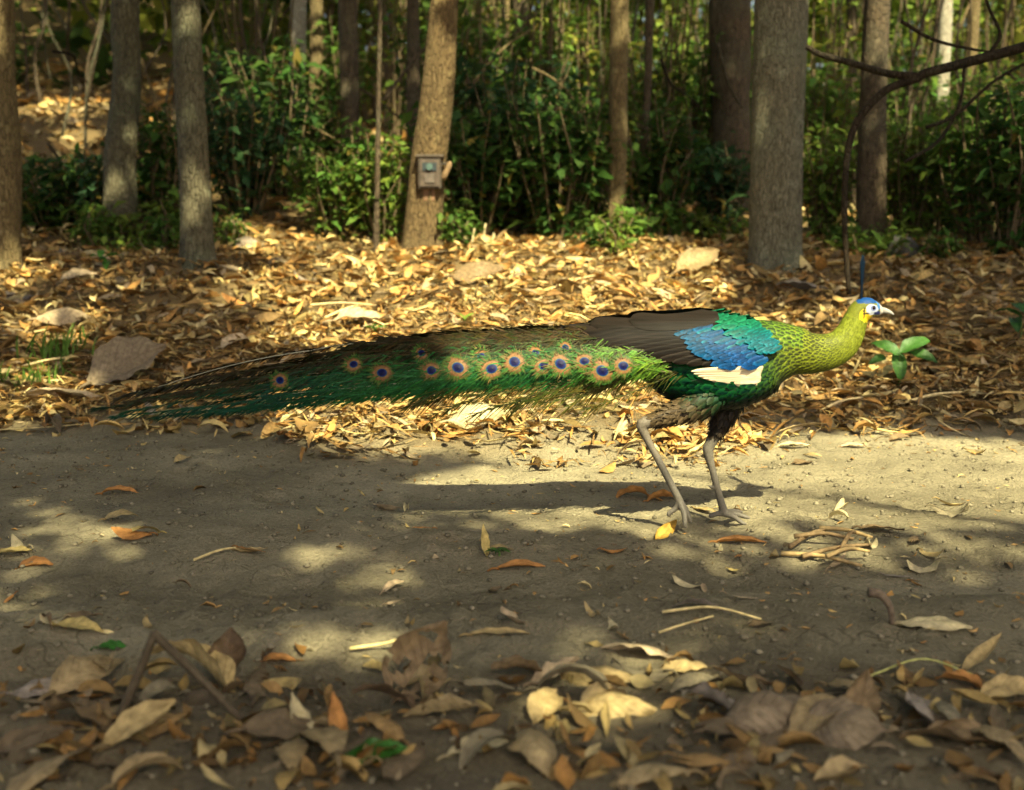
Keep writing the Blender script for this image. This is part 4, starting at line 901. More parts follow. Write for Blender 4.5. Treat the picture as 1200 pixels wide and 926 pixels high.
def stone(px, py, wpx, hpx, colour, label, seed, y=None):
    g = at_ground(px, py); d = g[1] * CP; rx, rz = wpx / 2 * d / FPX, hpx * d / FPX
    r = np.random.default_rng(seed)
    th, ph = np.meshgrid(np.linspace(0, 2 * pi, 18, endpoint=False), np.linspace(0, pi, 12))
    D = np.stack([np.sin(ph) * np.cos(th), np.sin(ph) * np.sin(th), np.cos(ph)], -1)
    k = 1 + fbm(D[..., 0] * 1.7 + seed, D[..., 1] * 1.7 + D[..., 2] * 2.1, 4, seed) * .9
    V = (D * k[..., None] * [rx, rx * .8, rz * .6] + [0, 0, rz * .35]).reshape(-1, 3)
    i, j = np.meshgrid(np.arange(11), np.arange(18), indexing='ij')
    F = np.stack([i * 18 + j, (i + 1) * 18 + j, (i + 1) * 18 + (j + 1) % 18, i * 18 + (j + 1) % 18], -1).reshape(-1, 4)
    return tag(link('stone', mesh_np('stone', V, F, np.broadcast_to(np.array(colour), V.shape)), M_STONE, loc=g), label, 'stone')
stone(1058, 308, 38, 34, (.10, .095, .085), 'grey stone half sunk in litter behind the head', 3)
stone(290, 294, 26, 16, (.24, .19, .14), 'low brown stone at the foot of the third trunk', 4)

# ------------------------------------------------------------------ SEEDLINGS AND GRASS
def seedling(px, py, label, hpx, leaves, seed, green=(.09, .26, .035)):
    g = at_ground(px, py); y = g[1]; d = y * CP / FPX
    root = link('seedling', None, loc=g); tag(root, label, 'seedling')
    top = np.array([0, 0, hpx * d])
    V, F = tube(spline([[0, 0, -.02], top * .5 + [.006, 0, 0], top], 6), np.linspace(.004, .0025, 6), 6)
    link('stem', mesh_np('stem', V, F, np.broadcast_to(np.array((.12, .18, .05)), V.shape)), M_TWIG, root)
    for k, (dx, dz, L, yaw, pitch, roll) in enumerate(leaves):
        me = big_leaf_mesh(L * d, L * d * .45, -.7, .3, .2, np.array(green) * random.uniform(.8, 1.25), seed + k, .75, .05, 10, 5); me.name = 'leaf'
        M = rotm(R(yaw), R(pitch), R(roll))[0]
        o = link('leaf', me, M_GREEN, root, loc=top + np.array([dx * d, 0, dz * d])); o.rotation_euler = Matrix(M.tolist()).to_euler()
seedling(1052, 452, 'fresh green seedling with broad drooping leaves in front of the beak', 40,
         [(-17, 7, 38, 155, 24, -40), (19, 10, 46, 15, 22, 35), (0, -15, 42, -85, -62, 5), (30, -4, 36, -20, -14, 40), (-26, -8, 26, 200, -14, -40)], 900, (.07, .20, .03))
seedling(124, 322, 'small green seedling at the back of the bank left of the third trunk', 16,
         [(-8, 4, 26, 150, 20, 10), (10, 6, 26, 20, 15, -10), (2, -4, 22, -80, -20, 10), (-4, 10, 20, 100, 30, 0)], 910)
seedling(440, 395, 'tiny green sprout on the bank above the middle of the tail', 10, [(-6, 3, 16, 160, 20, 5), (6, 3, 16, 20, 20, 5), (0, 6, 14, -90, 10, 5)], 920)
seedling(545, 384, 'yellow-green sprout on the bank beside the brown curled leaf', 10, [(-6, 3, 16, 150, 30, 5), (6, 3, 16, 30, 30, 5)], 925, (.2, .3, .04))
seedling(532, 240, 'low plant with one big round green leaf right of the box tree', 8, [(0, 0, 34, -60, -30, 10), (10, 6, 26, 20, 10, 0)], 930, (.12, .3, .05))
seedling(748, 285, 'bright sprout at the foot of the slim brown trunk', 12, [(-8, 4, 22, 160, 15, 5), (8, 5, 24, 20, 20, 5), (0, 8, 20, -90, 0, 5)], 935)
seedling(820, 262, 'plant with hanging long pale green leaves left of the thick grey trunk', 40,
         [(-10, 0, 44, 200, -55, 10), (4, -6, 46, -60, -60, 10), (14, 4, 44, -20, -50, 10), (-16, 10, 40, 160, -30, 10), (20, 14, 40, 20, -10, 10)], 940, (.12, .2, .06))
seedling(1195, 400, 'leafy seedling at the right edge of the bank', 30, [(-16, 6, 34, 160, 15, 10), (-4, 12, 36, 100, 20, -10), (-6, -8, 34, -100, -20, 10)], 945, (.05, .16, .03))
seedling(583, 652, 'tiny green weed on the middle of the track', 6, [(-6, 2, 16, 150, 15, 5), (6, 2, 16, 30, 15, 5), (10, 0, 14, -30, 5, 5), (-10, 0, 14, 200, 5, 5)], 950, (.08, .2, .03))
def grass(px, py, n, wpx, hpx, label, seed):
    r = np.random.default_rng(seed); g = at_ground(px, py); d = g[1] * CP / FPX
    x = r.normal(0, wpx / 2 * d, n); y = r.normal(0, wpx / 3 * d, n); L = hpx * d * r.uniform(.5, 1.2, n)
    V, F, UV = leafgrid(n, L, L * .07, r.normal(-.8, .4, n), np.full(n, .3), r.normal(0, .3, n), 4, 3, .5)
    pos = np.stack([x, y, ground(g[0] + x, g[1] + y) - g[2] + L * .4], -1)
    c = np.array([.13, .24, .04])[None] * r.uniform(.6, 1.3, (n, 1))
    o = link('grass', scatter_mesh('grass', V, F, UV, rotm(r.uniform(0, 6.3, n), r.normal(1.1, .3, n), r.normal(0, .3, n)), pos, c), M_FOLIAGE, loc=g)
    return tag(o, label, 'grass', kind='stuff')
grass(45, 450, 90, 60, 34, 'thin green grass tuft in the litter at the left', 1)
grass(70, 420, 60, 40, 40, 'second wispy grass tuft behind it at the left', 2)

# ------------------------------------------------------------------ CAMERA BOX strapped to the leaning trunk
tr = cam_tree.location
yb = tr[1] - .115
c = P(504, 203, yb); d = yb * CP / FPX
root = link('camera_box', None, loc=c); tag(root, 'small weathered brown camera box strapped to the leaning sunlit trunk', 'camera')
def bevel_box(sx, sy, sz, b=.006):
    import bmesh
    bm = bmesh.new(); bmesh.ops.create_cube(bm, size=1); bmesh.ops.scale(bm, vec=(sx, sy, sz), verts=bm.verts)
    bmesh.ops.bevel(bm, geom=bm.edges[:], offset=b, segments=2, affect='EDGES', profile=.6)
    v = np.array([x.co for x in bm.verts]); f = [[q.index for q in p.verts] for p in bm.faces]; bm.free()
    by = {}
    for p in f: by.setdefault(len(p), []).append(p)
    return v, [np.array(x) for x in by.values()]
def box_part(name, size, off, colour, parent=root, rotz=0, b=.006):
    v, f = bevel_box(*size, b); v = v + np.array(off)
    return link(name, mesh_np(name, v, f, np.broadcast_to(np.array(colour), v.shape), smooth=False), M_BOX, parent)
W_ = 27 * d; H_ = 36 * d
box_part('housing', (W_, .09, H_), (0, 0, 0), (.05, .038, .026))
box_part('face_plate', (W_ * .84, .012, H_ * .86), (0, -.049, 0), (.07, .052, .038), b=.003)
box_part('window', (W_ * .62, .008, H_ * .26), (0, -.058, H_ * .2), (.02, .03, .035), b=.002)
V, F = tube(np.array([[0, -.06, 0], [0, -.072, 0]]), W_ * .15, 14); lens = link('lens', mesh_np('lens', V + [0, 0, H_ * .2], F, np.broadcast_to(np.array((.05, .09, .08)), V.shape), smooth=False), M_BOX, root)
box_part('sensor', (W_ * .42, .008, H_ * .28), (0, -.058, -H_ * .17), (.10, .08, .065), b=.002)
box_part('roof', (W_ * 1.2, .12, H_ * .09), (0, .005, H_ * .55), (.06, .045, .03), b=.004)
box_part('bracket', (W_ * .5, .06, H_ * .42), (-.01, .03, -H_ * .68), (.16, .09, .045))
V, F = tube(spline([P(521, 198, yb + .06) - c, P(527, 192, yb) - c, P(519, 210, yb - .02) - c], 8), np.linspace(.014, .022, 8), 8)
link('knot', mesh_np('knot', V, F, np.broadcast_to(np.array((.16, .105, .055)), V.shape)), M_TWIG, root)
th = np.linspace(0, 2 * pi, 24)
rt = 21 * d
V, F = tube(np.stack([np.cos(th) * rt, np.sin(th) * rt + .118, np.full(24, H_ * .3)], -1), .008, 6, False)
link('strap', mesh_np('strap', V, F, np.broadcast_to(np.array((.05, .045, .04)), V.shape)), M_BOX, root)
# ------------------------------------------------------------------ GREEN PEAFOWL
YB = 3.60
foot = at_ground(850, 611)
BASE = np.array([foot[0], YB, float(ground(foot[0], YB))])
bird = link('peafowl', None, loc=BASE)
tag(bird, 'green peacock with long eye-spotted train walking across the dirt track', 'peacock')
PXM = 1.0 / 394.0                                             # metres per survey pixel at the bird
def BW(px, py, dy=0.0):
    """survey point on the bird -> place in the world; dy across the bird (negative = towards the track's near side)"""
    p = np.stack([P(a, b, YB) for a, b in zip(np.atleast_1d(px), np.atleast_1d(py))])
    p[:, 1] += dy
    return p
A0 = P(0, 463, YB); AX = P(1000, 463, YB) - A0; 
def wpt(px, py, dy):
    """vectorised BW (the bird's own plane is flat, so this is a plain linear map up to a slight tilt)"""
    px, py, dy = np.broadcast_arrays(np.asarray(px, float), np.asarray(py, float), np.asarray(dy, float))
    b = (463.0 - py) / FPX; t = YB / (CP + b * SP)
    return np.stack([(px - 600.0) / FPX * t, np.full(px.shape, YB) + dy, CAM_Z + (-SP + b * CP) * t], -1)

# body sections: px, py, half height px, half width m
SEC = np.array([
    (738, 412, 5, .012), (748, 414, 14, .032), (765, 420, 28, .062), (790, 424, 43, .088), (820, 425, 52, .104), (850, 425, 54, .108), (880, 421, 48, .098),
    (905, 413, 37.5, .080), (928, 411, 29, .060), (950, 414, 23.5, .045), (970, 412, 20.5, .037), (985, 405, 18.5, .033), (995, 393, 16.5, .029), (1001, 379, 14, .026),
    (1007, 366, 13.3, .026), (1016, 361.5, 13.2, .026), (1024, 362, 9.8, .020), (1031, 364, 6.0, .012), (1035, 365, 3.0, .006)], float)
NU, NT = 150, 40
SQ = spline(SEC, NU)
tanv = np.gradient(SQ[:, :2], axis=0); tanv /= np.linalg.norm(tanv, axis=1)[:, None]
nrm = np.stack([tanv[:, 1], -tanv[:, 0]], -1)                 # points up (image y is down)
def body_surf(i, th, grow=0.0):
    """i: fractional section index 0..NU-1, th: 0 = back, pi/2 = near side (towards the camera), pi = belly"""
    i = np.clip(np.asarray(i, float), 0, NU - 1.001); k = i.astype(int); f = (i - k)[..., None]
    q = SQ[k] * (1 - f) + SQ[k + 1] * f; n = nrm[k] * (1 - f) + nrm[k + 1] * f
    c, s = np.cos(th), np.sin(th)
    hh = q[..., 2] + grow / PXM; hw = q[..., 3] + grow
    return wpt(q[..., 0] + n[..., 0] * c * hh, q[..., 1] + n[..., 1] * c * hh, -s * hw), q
ii, tt = np.meshgrid(np.arange(NU - 1), np.linspace(0, 2 * pi, NT, endpoint=False), indexing='ij')
BV, _ = body_surf(ii, tt); BV = BV.reshape(-1, 3); nu_ = NU - 1
i, j = np.meshgrid(np.arange(nu_ - 1), np.arange(NT), indexing='ij')
BF = [np.stack([i * NT + j, (i + 1) * NT + j, (i + 1) * NT + (j + 1) % NT, i * NT + (j + 1) % NT], -1).reshape(-1, 4)]
ca, cb = BV[:NT].mean(0), BV[-NT:].mean(0); nb = len(BV); BV = np.concatenate([BV, [ca, cb]]); k = np.arange(NT)
BF.append(np.concatenate([np.stack([np.full(NT, nb), k, (k + 1) % NT], -1), np.stack([np.full(NT, nb + 1), (nu_ - 1) * NT + (k + 1) % NT, (nu_ - 1) * NT + k], -1)]))
body = MB(); body.add(BV, BF)
def limb(pts, dy, n=26, seg=12):
    """pts: px, py, radius px [, extra dy]"""
    a = np.array([(p + (0,))[:4] if len(p) < 4 else p for p in [tuple(map(float, p)) for p in pts]])
    q = spline(a, n)
    V, F = tube(wpt(q[:, 0], q[:, 1], dy + q[:, 3]), q[:, 2] * PXM, seg); body.add(V, F)
# standing leg (far side): thigh, heel joint, shank, toes
THF = [(862, 430, 6, -.03), (864, 445, 22), (856, 478, 17), (846, 503, 10.5), (836, 522, 7), (832.5, 532, 6.6), (837, 552, 4.4), (845, 582, 4.3), (850, 600, 5), (852, 607, 5)]
limb(THF, .045, 34)
for (tx, tyy, dyy) in ((880, 611, .0), (873, 614, -.035), (874, 608, .035), (838, 610, .0)):
    limb([(851, 606, 4.4), ((851 + tx) / 2, (606 + tyy) / 2 - 1.5, 3.4, dyy * .5), (tx - 3, tyy - .5, 2.7, dyy), (tx + (3 if tx > 851 else -2), tyy + 1, 1.3, dyy * 1.1)], .045, 12, 8)
limb([(842, 577, 3), (836, 575, 2), (832, 573, 1)], .045, 6, 8)        # spur
# lifted leg (near side)
THN = [(858, 444, 5, .06), (846, 450, 18, .035), (830, 460, 20, .012), (806, 474, 17), (782, 483, 12), (762, 490, 8), (750, 494, 7), (756, 510, 4.8), (772, 540, 4.3), (788, 571, 4.6), (794, 583, 5)]
limb(THN, -.05, 40)
for (tx, tyy, dyy) in ((806, 607, -.004), (799, 609, -.035), (803, 605, .03), (782, 600, 0)):
    limb([(793, 581, 4.4), ((793 + tx) / 2 + 2, (581 + tyy) / 2, 3.6, dyy * .6), (tx - 1, tyy - 3, 2.8, dyy), (tx + 1, tyy + 1, 1.3, dyy)], -.05, 12, 8)
me = body.mesh('body', org=BASE)
bo = link('body', me, M_SKIN, bird)
md = bo.modifiers.new('r', 'REMESH'); md.mode = 'VOXEL'; md.voxel_size = .0032; md.use_smooth_shade = True
ms_ = bo.modifiers.new('s', 'SMOOTH'); ms_.factor = .5; ms_.iterations = 3
dg = bpy.context.evaluated_depsgraph_get(); dg.update()
me2 = bpy.data.meshes.new_from_object(bo.evaluated_get(dg)); bo.modifiers.clear(); bo.data = me2
me2.name = 'body'; me2.materials.clear(); me2.materials.append(M_SKIN)
n = len(me2.vertices); v = np.empty(n * 3, np.float32); me2.vertices.foreach_get('co', v); v = v.reshape(-1, 3) + BASE
# back to survey coordinates on the bird's own plane
vz = v[:, 2] - CAM_Z; tq = YB; bb = (vz / tq * CP + SP) / (CP - vz / tq * SP)
vpy = 463 - bb * FPX; vpx = 600 + v[:, 0] * FPX / (YB / (CP + bb * SP))
side = v[:, 1] - YB
col = np.tile(np.array([.012, .045, .02]), (n, 1))            # dark green-black underplumage
def paint(mask, c): col[mask] = np.array(c)
legm = (vpy > 470) & (vpx < 905)
paint(legm, (.028, .022, .014)); paint(legm & (np.abs(side) > .02) & (side < 0) & (vpx < 815) & (vpy < 500), (.085, .062, .034))  # near thigh painted as lit brown, far thigh as shaded dark
paint((vpy > 516) & (vpx < 905), (.12, .107, .085)); paint((vpx < 770) & (vpy > 488), (.135, .115, .088)); paint((vpx < 758) & (vpy > 484), (.135, .115, .088))
neck = (vpx > 905) & (vpy < 470); paint(neck, (.18, .20, .016))
head = (vpx > 1003) & (vpy < 382)
el = lambda cx, cy, rx, ry: ((vpx - cx) / rx) ** 2 + ((vpy - cy) / ry) ** 2 < 1
paint(head & (vpy < 355), (.010, .085, .30)); paint(head & (vpx > 1026) & (vpy < 362), (.06, .2, .5))
paint(el(1012.5, 370, 8.5, 9.5) & head, (.80, .58, .02)); paint(el(1019.5, 362, 7.6, 6.4) & head, (.60, .66, .78))
paint(el(1021, 360.5, 4.0, 3.2) & head, (.22, .27, .50)); paint(el(1027.5, 366.5, 5.5, 2.4) & head, (.04, .05, .18))
paint(el(1010, 366, 1.2, 7) & head, (.02, .02, .02)); paint(el(1012, 366.5, 4.5, .9) & head, (.03, .03, .03))
paint((vpx > 1030), (.55, .50, .42))
cc = np.ones((n, 4), np.float32); cc[:, :3] = col
at_ = me2.color_attributes.new('Col', 'FLOAT_COLOR', 'POINT'); at_.data.foreach_set('color', cc.ravel())
me2.polygons.foreach_set('use_smooth', np.ones(len(me2.polygons), bool))
# beak
q = spline([(1028, 363.5, 5.0), (1036, 364, 3.5), (1043, 366, 2.1), (1047.5, 368.8, .7)], 14)
V, F = tube(wpt(q[:, 0], q[:, 1], 0), q[:, 2] * PXM * np.linspace(1, 1, 14), 12)
V[:, 1] = YB + (V[:, 1] - YB) * .75
link('beak', mesh_np('beak', V - BASE, F, np.broadcast_to(np.array((.36, .35, .32)), V.shape)), M_SKIN, bird)
# eyes
M_EYE = col_material('eye', .12, .6, 0, .05, 50)
for sgn in (-1, 1):
    c0 = wpt(1021, 360, sgn * .0195); th, ph = np.meshgrid(np.linspace(0, 2 * pi, 14, endpoint=False), np.linspace(0, pi, 9))
    V = np.stack([np.sin(ph) * np.cos(th), np.cos(ph), np.sin(ph) * np.sin(th)], -1).reshape(-1, 3) * [.0070, .0048, .0070]
    i, j = np.meshgrid(np.arange(8), np.arange(14), indexing='ij')
    F = np.stack([i * 14 + j, i * 14 + (j + 1) % 14, (i + 1) * 14 + (j + 1) % 14, (i + 1) * 14 + j], -1).reshape(-1, 4)
    link('eye', mesh_np('eye', V + c0 - BASE, F, np.broadcast_to(np.array((.02, .012, .01)), V.shape)), M_EYE, bird)
# crest: upright bundle of narrow plumes
mb = MB(); r = np.random.default_rng(5)
for k in range(11):
    a = (k - 5) / 4
    p = [(1009.5 + a * 1.2, 352, a * .004), (1010 + a * 1.4, 330, a * .006), (1011 + a * 3.4, 297 + abs(a) * 5 + r.uniform(0, 4), a * .012)]
    q = spline(p, 16); pts = wpt(q[:, 0], q[:, 1], q[:, 2])
    mb.add(*tube(pts, np.linspace(.0016, .0008, 16), 5), (.003, .010, .022))
    for s in np.linspace(.45, 1, 22):                         # barbs of the paddle-shaped tip
        i = min(int(s * 15), 14)
        for sg in (-1, 1):
            d = np.array([sg * .007, 0, .012]) * (1.1 - abs(s - .75))
            b0 = pts[i]; mb.add(np.stack([b0, b0 + [0, .0006, .002], b0 + d]), np.array([[0, 1, 2]]), (.003, .012, .03))
link('crest', mb.mesh('crest', org=BASE), M_FEATHER, bird)

# contour feathers over body and neck: small overlapping vanes, pale rims round dark centres
def vane_batch(c0, back, out, L, W, cen, rim, lift=.12):
    """c0 base points, back = unit direction of the vane, out = surface normal; 11 verts each"""
    n = len(c0); side_ = np.cross(out, back); side_ /= np.linalg.norm(side_, axis=1)[:, None] + 1e-9
    u = np.array([0, .35, .7, 1.0]); pr = np.array([.45, .95, .85, 0.0])
    V, Cc = [], []
    for k in range(3):
        for s in (-1, 0, 1):
            z = lift * u[k] * (1 - .35 * u[k]) - abs(s) * .10
            V.append(c0 + back * (L * u[k])[:, None] + side_ * (s * W * .5 * pr[k])[:, None] + out * (z * L)[:, None])
            Cc.append(cen if s == 0 and k < 3 else rim)
    V.append(c0 + back * L[:, None] + out * (lift * .5 * L)[:, None]); Cc.append(rim)
    V = np.stack(V, 1); Cc = np.stack(Cc, 1)
    F4 = np.array([[0, 1, 4, 3], [1, 2, 5, 4], [3, 4, 7, 6], [4, 5, 8, 7]]); F3 = np.array([[6, 7, 9], [7, 8, 9]])
    o = (np.arange(n) * 10)[:, None, None]
    return V.reshape(-1, 3), [(F4[None] + o).reshape(-1, 4), (F3[None] + o).reshape(-1, 3)], Cc.reshape(-1, 3)
r = np.random.default_rng(8)
mbN, mbB = MB(), MB()
rows = []
arc = np.concatenate([[0], np.cumsum(np.linalg.norm(np.diff(SQ[:, :2], axis=0), axis=1))])      # px along the spine
s = 6.0; rowi = 0
iend = np.interp(1003.5, SQ[:, 0], np.arange(NU))
while True:
    i0 = np.interp(s, arc, np.arange(NU))
    if i0 > iend: break
    x0 = np.interp(i0, np.arange(NU), SQ[:, 0])
    Lp = np.interp(x0, [740, 800, 870, 905, 940, 975, 1004], [22, 19, 15, 11, 8, 6, 4])
    rad = np.interp(i0, np.arange(NU), (SQ[:, 2] + SQ[:, 3] / PXM) / 2)
    nring = int(2 * pi * rad / (Lp * .62)); th = (np.arange(nring) + .5 * (rowi % 2)) / nring * 2 * pi + r.normal(0, .03, nring)
    rows.append((np.full(nring, i0), th, np.full(nring, Lp))); s += Lp * .46; rowi += 1
I = np.concatenate([a[0] for a in rows]); T = np.concatenate([a[1] for a in rows]); Lp = np.concatenate([a[2] for a in rows])
I = I + r.normal(0, .25, len(I))
p0, q0 = body_surf(I, T); pb, _ = body_surf(I - 1.5, T); ps, _ = body_surf(I, T + .06)
back = pb - p0; back /= np.linalg.norm(back, axis=1)[:, None] + 1e-9
out = np.cross(ps - p0, back); out /= np.linalg.norm(out, axis=1)[:, None] + 1e-9
cen_ = wpt(q0[:, 0], q0[:, 1], 0); flip = ((p0 - cen_) * out).sum(1) < 0; out[flip] *= -1
L = Lp * PXM * r.uniform(.9, 1.15, len(I)); W = L * .78
x, up = q0[:, 0], np.cos(T)
lerp = lambda a, b, t: np.array(a)[None] * (1 - t)[:, None] + np.array(b)[None] * t[:, None]
tn = sstep(865, 950, x)
rim = lerp((.006, .08, .018), (.175, .205, .015), tn)
rim = np.where((up > .25)[:, None] & (x < 940)[:, None], lerp((.015, .10, .016), (.12, .19, .016), sstep(860, 935, x)), rim)
belly = sstep(-.55, -.9, up) * sstep(945, 900, x); rim = rim * (1 - .85 * belly)[:, None]
rim = rim * (1 - .8 * sstep(800, 760, x))[:, None]
cen = rim * np.interp(x, [740, 880, 930, 965, 985, 1005], [.25, .14, .05, .10, .4, .85])[:, None]
cen[:, 2] += .01
jit = r.uniform(.8, 1.2, (len(I), 1))
V, F, Cc = vane_batch(p0 + out * .001, back, out, L, W, cen * jit, rim * jit, .10)
nk = x > 895
for sel, nm in ((nk, 'neck_feathers'), (~nk, 'body_feathers')):
    V, F, Cc = vane_batch((p0 + out * .001)[sel], back[sel], out[sel], L[sel], W[sel], (cen * jit)[sel], (rim * jit)[sel], .17)
    o = link(nm, mesh_np(nm, V - BASE, F, Cc), M_FEATHER, bird); tag(o, kind='stuff')

# feathered thighs; the far one is coloured darker for shade under the body
for (TH, dy0, x_end, cA, cB) in ((THN, -.05, 764, (.008, .03, .011), (.085, .060, .032)), (THF, .045, 842, (.012, .02, .010), (.03, .022, .014))):
    a = np.array([(tuple(map(float, p)) + (0.,))[:4] for p in TH]); q = spline(a, 120)
    arc_ = np.concatenate([[0], np.cumsum(np.linalg.norm(np.diff(q[:, :2], axis=0), axis=1))])
    ax3 = wpt(q[:, 0], q[:, 1], dy0 + q[:, 3]); tg3 = np.gradient(ax3, axis=0); tg3 /= np.linalg.norm(tg3, axis=1)[:, None]
    bs, bk, ou, ll_, ce_, ri_ = [], [], [], [], [], []
    s = 8.0
    lim = np.interp(x_end, q[:60, 0][::-1] if q[0, 0] > q[59, 0] else q[:60, 0], arc_[:60][::-1] if q[0, 0] > q[59, 0] else arc_[:60])
    while s < lim:
        i0 = int(np.interp(s, arc_, np.arange(120))); rad_ = q[i0, 2] * PXM; Lf = np.interp(s, [0, 40, 90], [14, 13, 9])
        m = max(5, int(2 * pi * q[i0, 2] / (Lf * .5))); th_ = np.arange(m) / m * 2 * pi + r.uniform(0, 1)
        e1 = np.cross(tg3[i0], [0, 1., 0]); e1 /= np.linalg.norm(e1); e2 = np.cross(tg3[i0], e1)
        o_ = np.cos(th_)[:, None] * e1 + np.sin(th_)[:, None] * e2
        bs.append(ax3[i0] + o_ * rad_ * .98); bk.append(np.tile(tg3[i0], (m, 1)) + r.normal(0, .12, (m, 3))); ou.append(o_); ll_.append(np.full(m, Lf * PXM) * r.uniform(.8, 1.3, m))
        t_ = sstep(lim * .30, lim * .62, np.full(m, s) + r.normal(0, 8, m))
        c_ = lerp(cA, cB, t_) * r.uniform(.6, 1.3, (m, 1)); ce_.append(c_ * .5); ri_.append(c_); s += Lf * .42
    bs, bk, ou, ll_, ce_, ri_ = map(np.concatenate, (bs, bk, ou, ll_, ce_, ri_)); bk /= np.linalg.norm(bk, axis=1)[:, None]
    V, F, Cc = vane_batch(bs, bk, ou, ll_, ll_ * .5, ce_, ri_, .12)
    tag(link('thigh_feathers', mesh_np('thigh_feathers', V - BASE, F, Cc), M_FEATHER, bird), kind='stuff')
# ---- wings
WT = lambda x: np.interp(x, [660, 700, 770, 830, 870, 905], [394, 376.5, 366.5, 365.5, 369, 380])      # upper outline
WB = lambda x: np.interp(x, [660, 690, 750, 800, 880, 905], [398, 404, 414, 422, 424, 418])            # lower outline
WW = lambda x: np.interp(x, [660, 720, 800, 860, 905], [.055, .085, .112, .116, .092])
def wing_surf(px, py, sg, lift=0.0):
    t = np.clip((py - WT(px)) / (WB(px) - WT(px)), 0, 1.6)
    k = np.sqrt(np.clip(1 - (1 - np.clip(t, 0, 1)) ** 2, 0, 1))
    over = np.clip(t - 1, 0, 1)
    yy = (WW(px) + lift) * (.10 + .90 * k) - over * .05
    return wpt(px, py - lift / PXM * (1 - k), sg * yy)
def quill(p0, p1, w, sg, lift, colf, bow=0.0, n=16, ns=5, taper=.75, surf=None):
    """one long feather from p0 to p1 (survey px) on the wing's surface"""
    surf = surf or wing_surf
    u = np.linspace(0, 1, n); p0, p1 = np.array(p0, float), np.array(p1, float)
    d = p1 - p0; ln = np.linalg.norm(d); nv = np.array([-d[1], d[0]]) / ln
    c = p0[None] + d[None] * u[:, None] + nv[None] * (bow * np.sin(pi * u))[:, None]
    tg = np.gradient(c, axis=0); tg /= np.linalg.norm(tg, axis=1)[:, None]; nn = np.stack([-tg[:, 1], tg[:, 0]], -1)
    pr = np.minimum(1, .5 + u * 3) * np.sqrt(np.clip(1 - np.clip((u - taper) / (1 - taper), 0, 1) ** 2.2, 0.004, 1))
    V, Cc = [], []
    for s in np.linspace(-1, 1, ns):
        q = c + nn * (s * w / 2 * pr)[:, None]
        V.append(surf(q[:, 0], q[:, 1], sg, lift + (1 - abs(s)) * .003 + .003 * u)); Cc.append(np.stack([np.array(colf(a, s)) for a in u]))
    V = np.stack(V, 1).reshape(-1, 3); Cc = np.stack(Cc, 1).reshape(-1, 3)
    i, j = np.meshgrid(np.arange(n - 1), np.arange(ns - 1), indexing='ij')
    F = np.stack([i * ns + j, i * ns + j + 1, (i + 1) * ns + j + 1, (i + 1) * ns + j], -1).reshape(-1, 4)
    return V, F, Cc
tips = [(668, 394), (673, 397), (681, 400), (692, 402.5), (706, 405), (720, 407.5), (735, 410), (750, 413), (766, 416), (782, 418.5), (798, 420.5), (815, 421.5), (833, 422), (850, 421)]
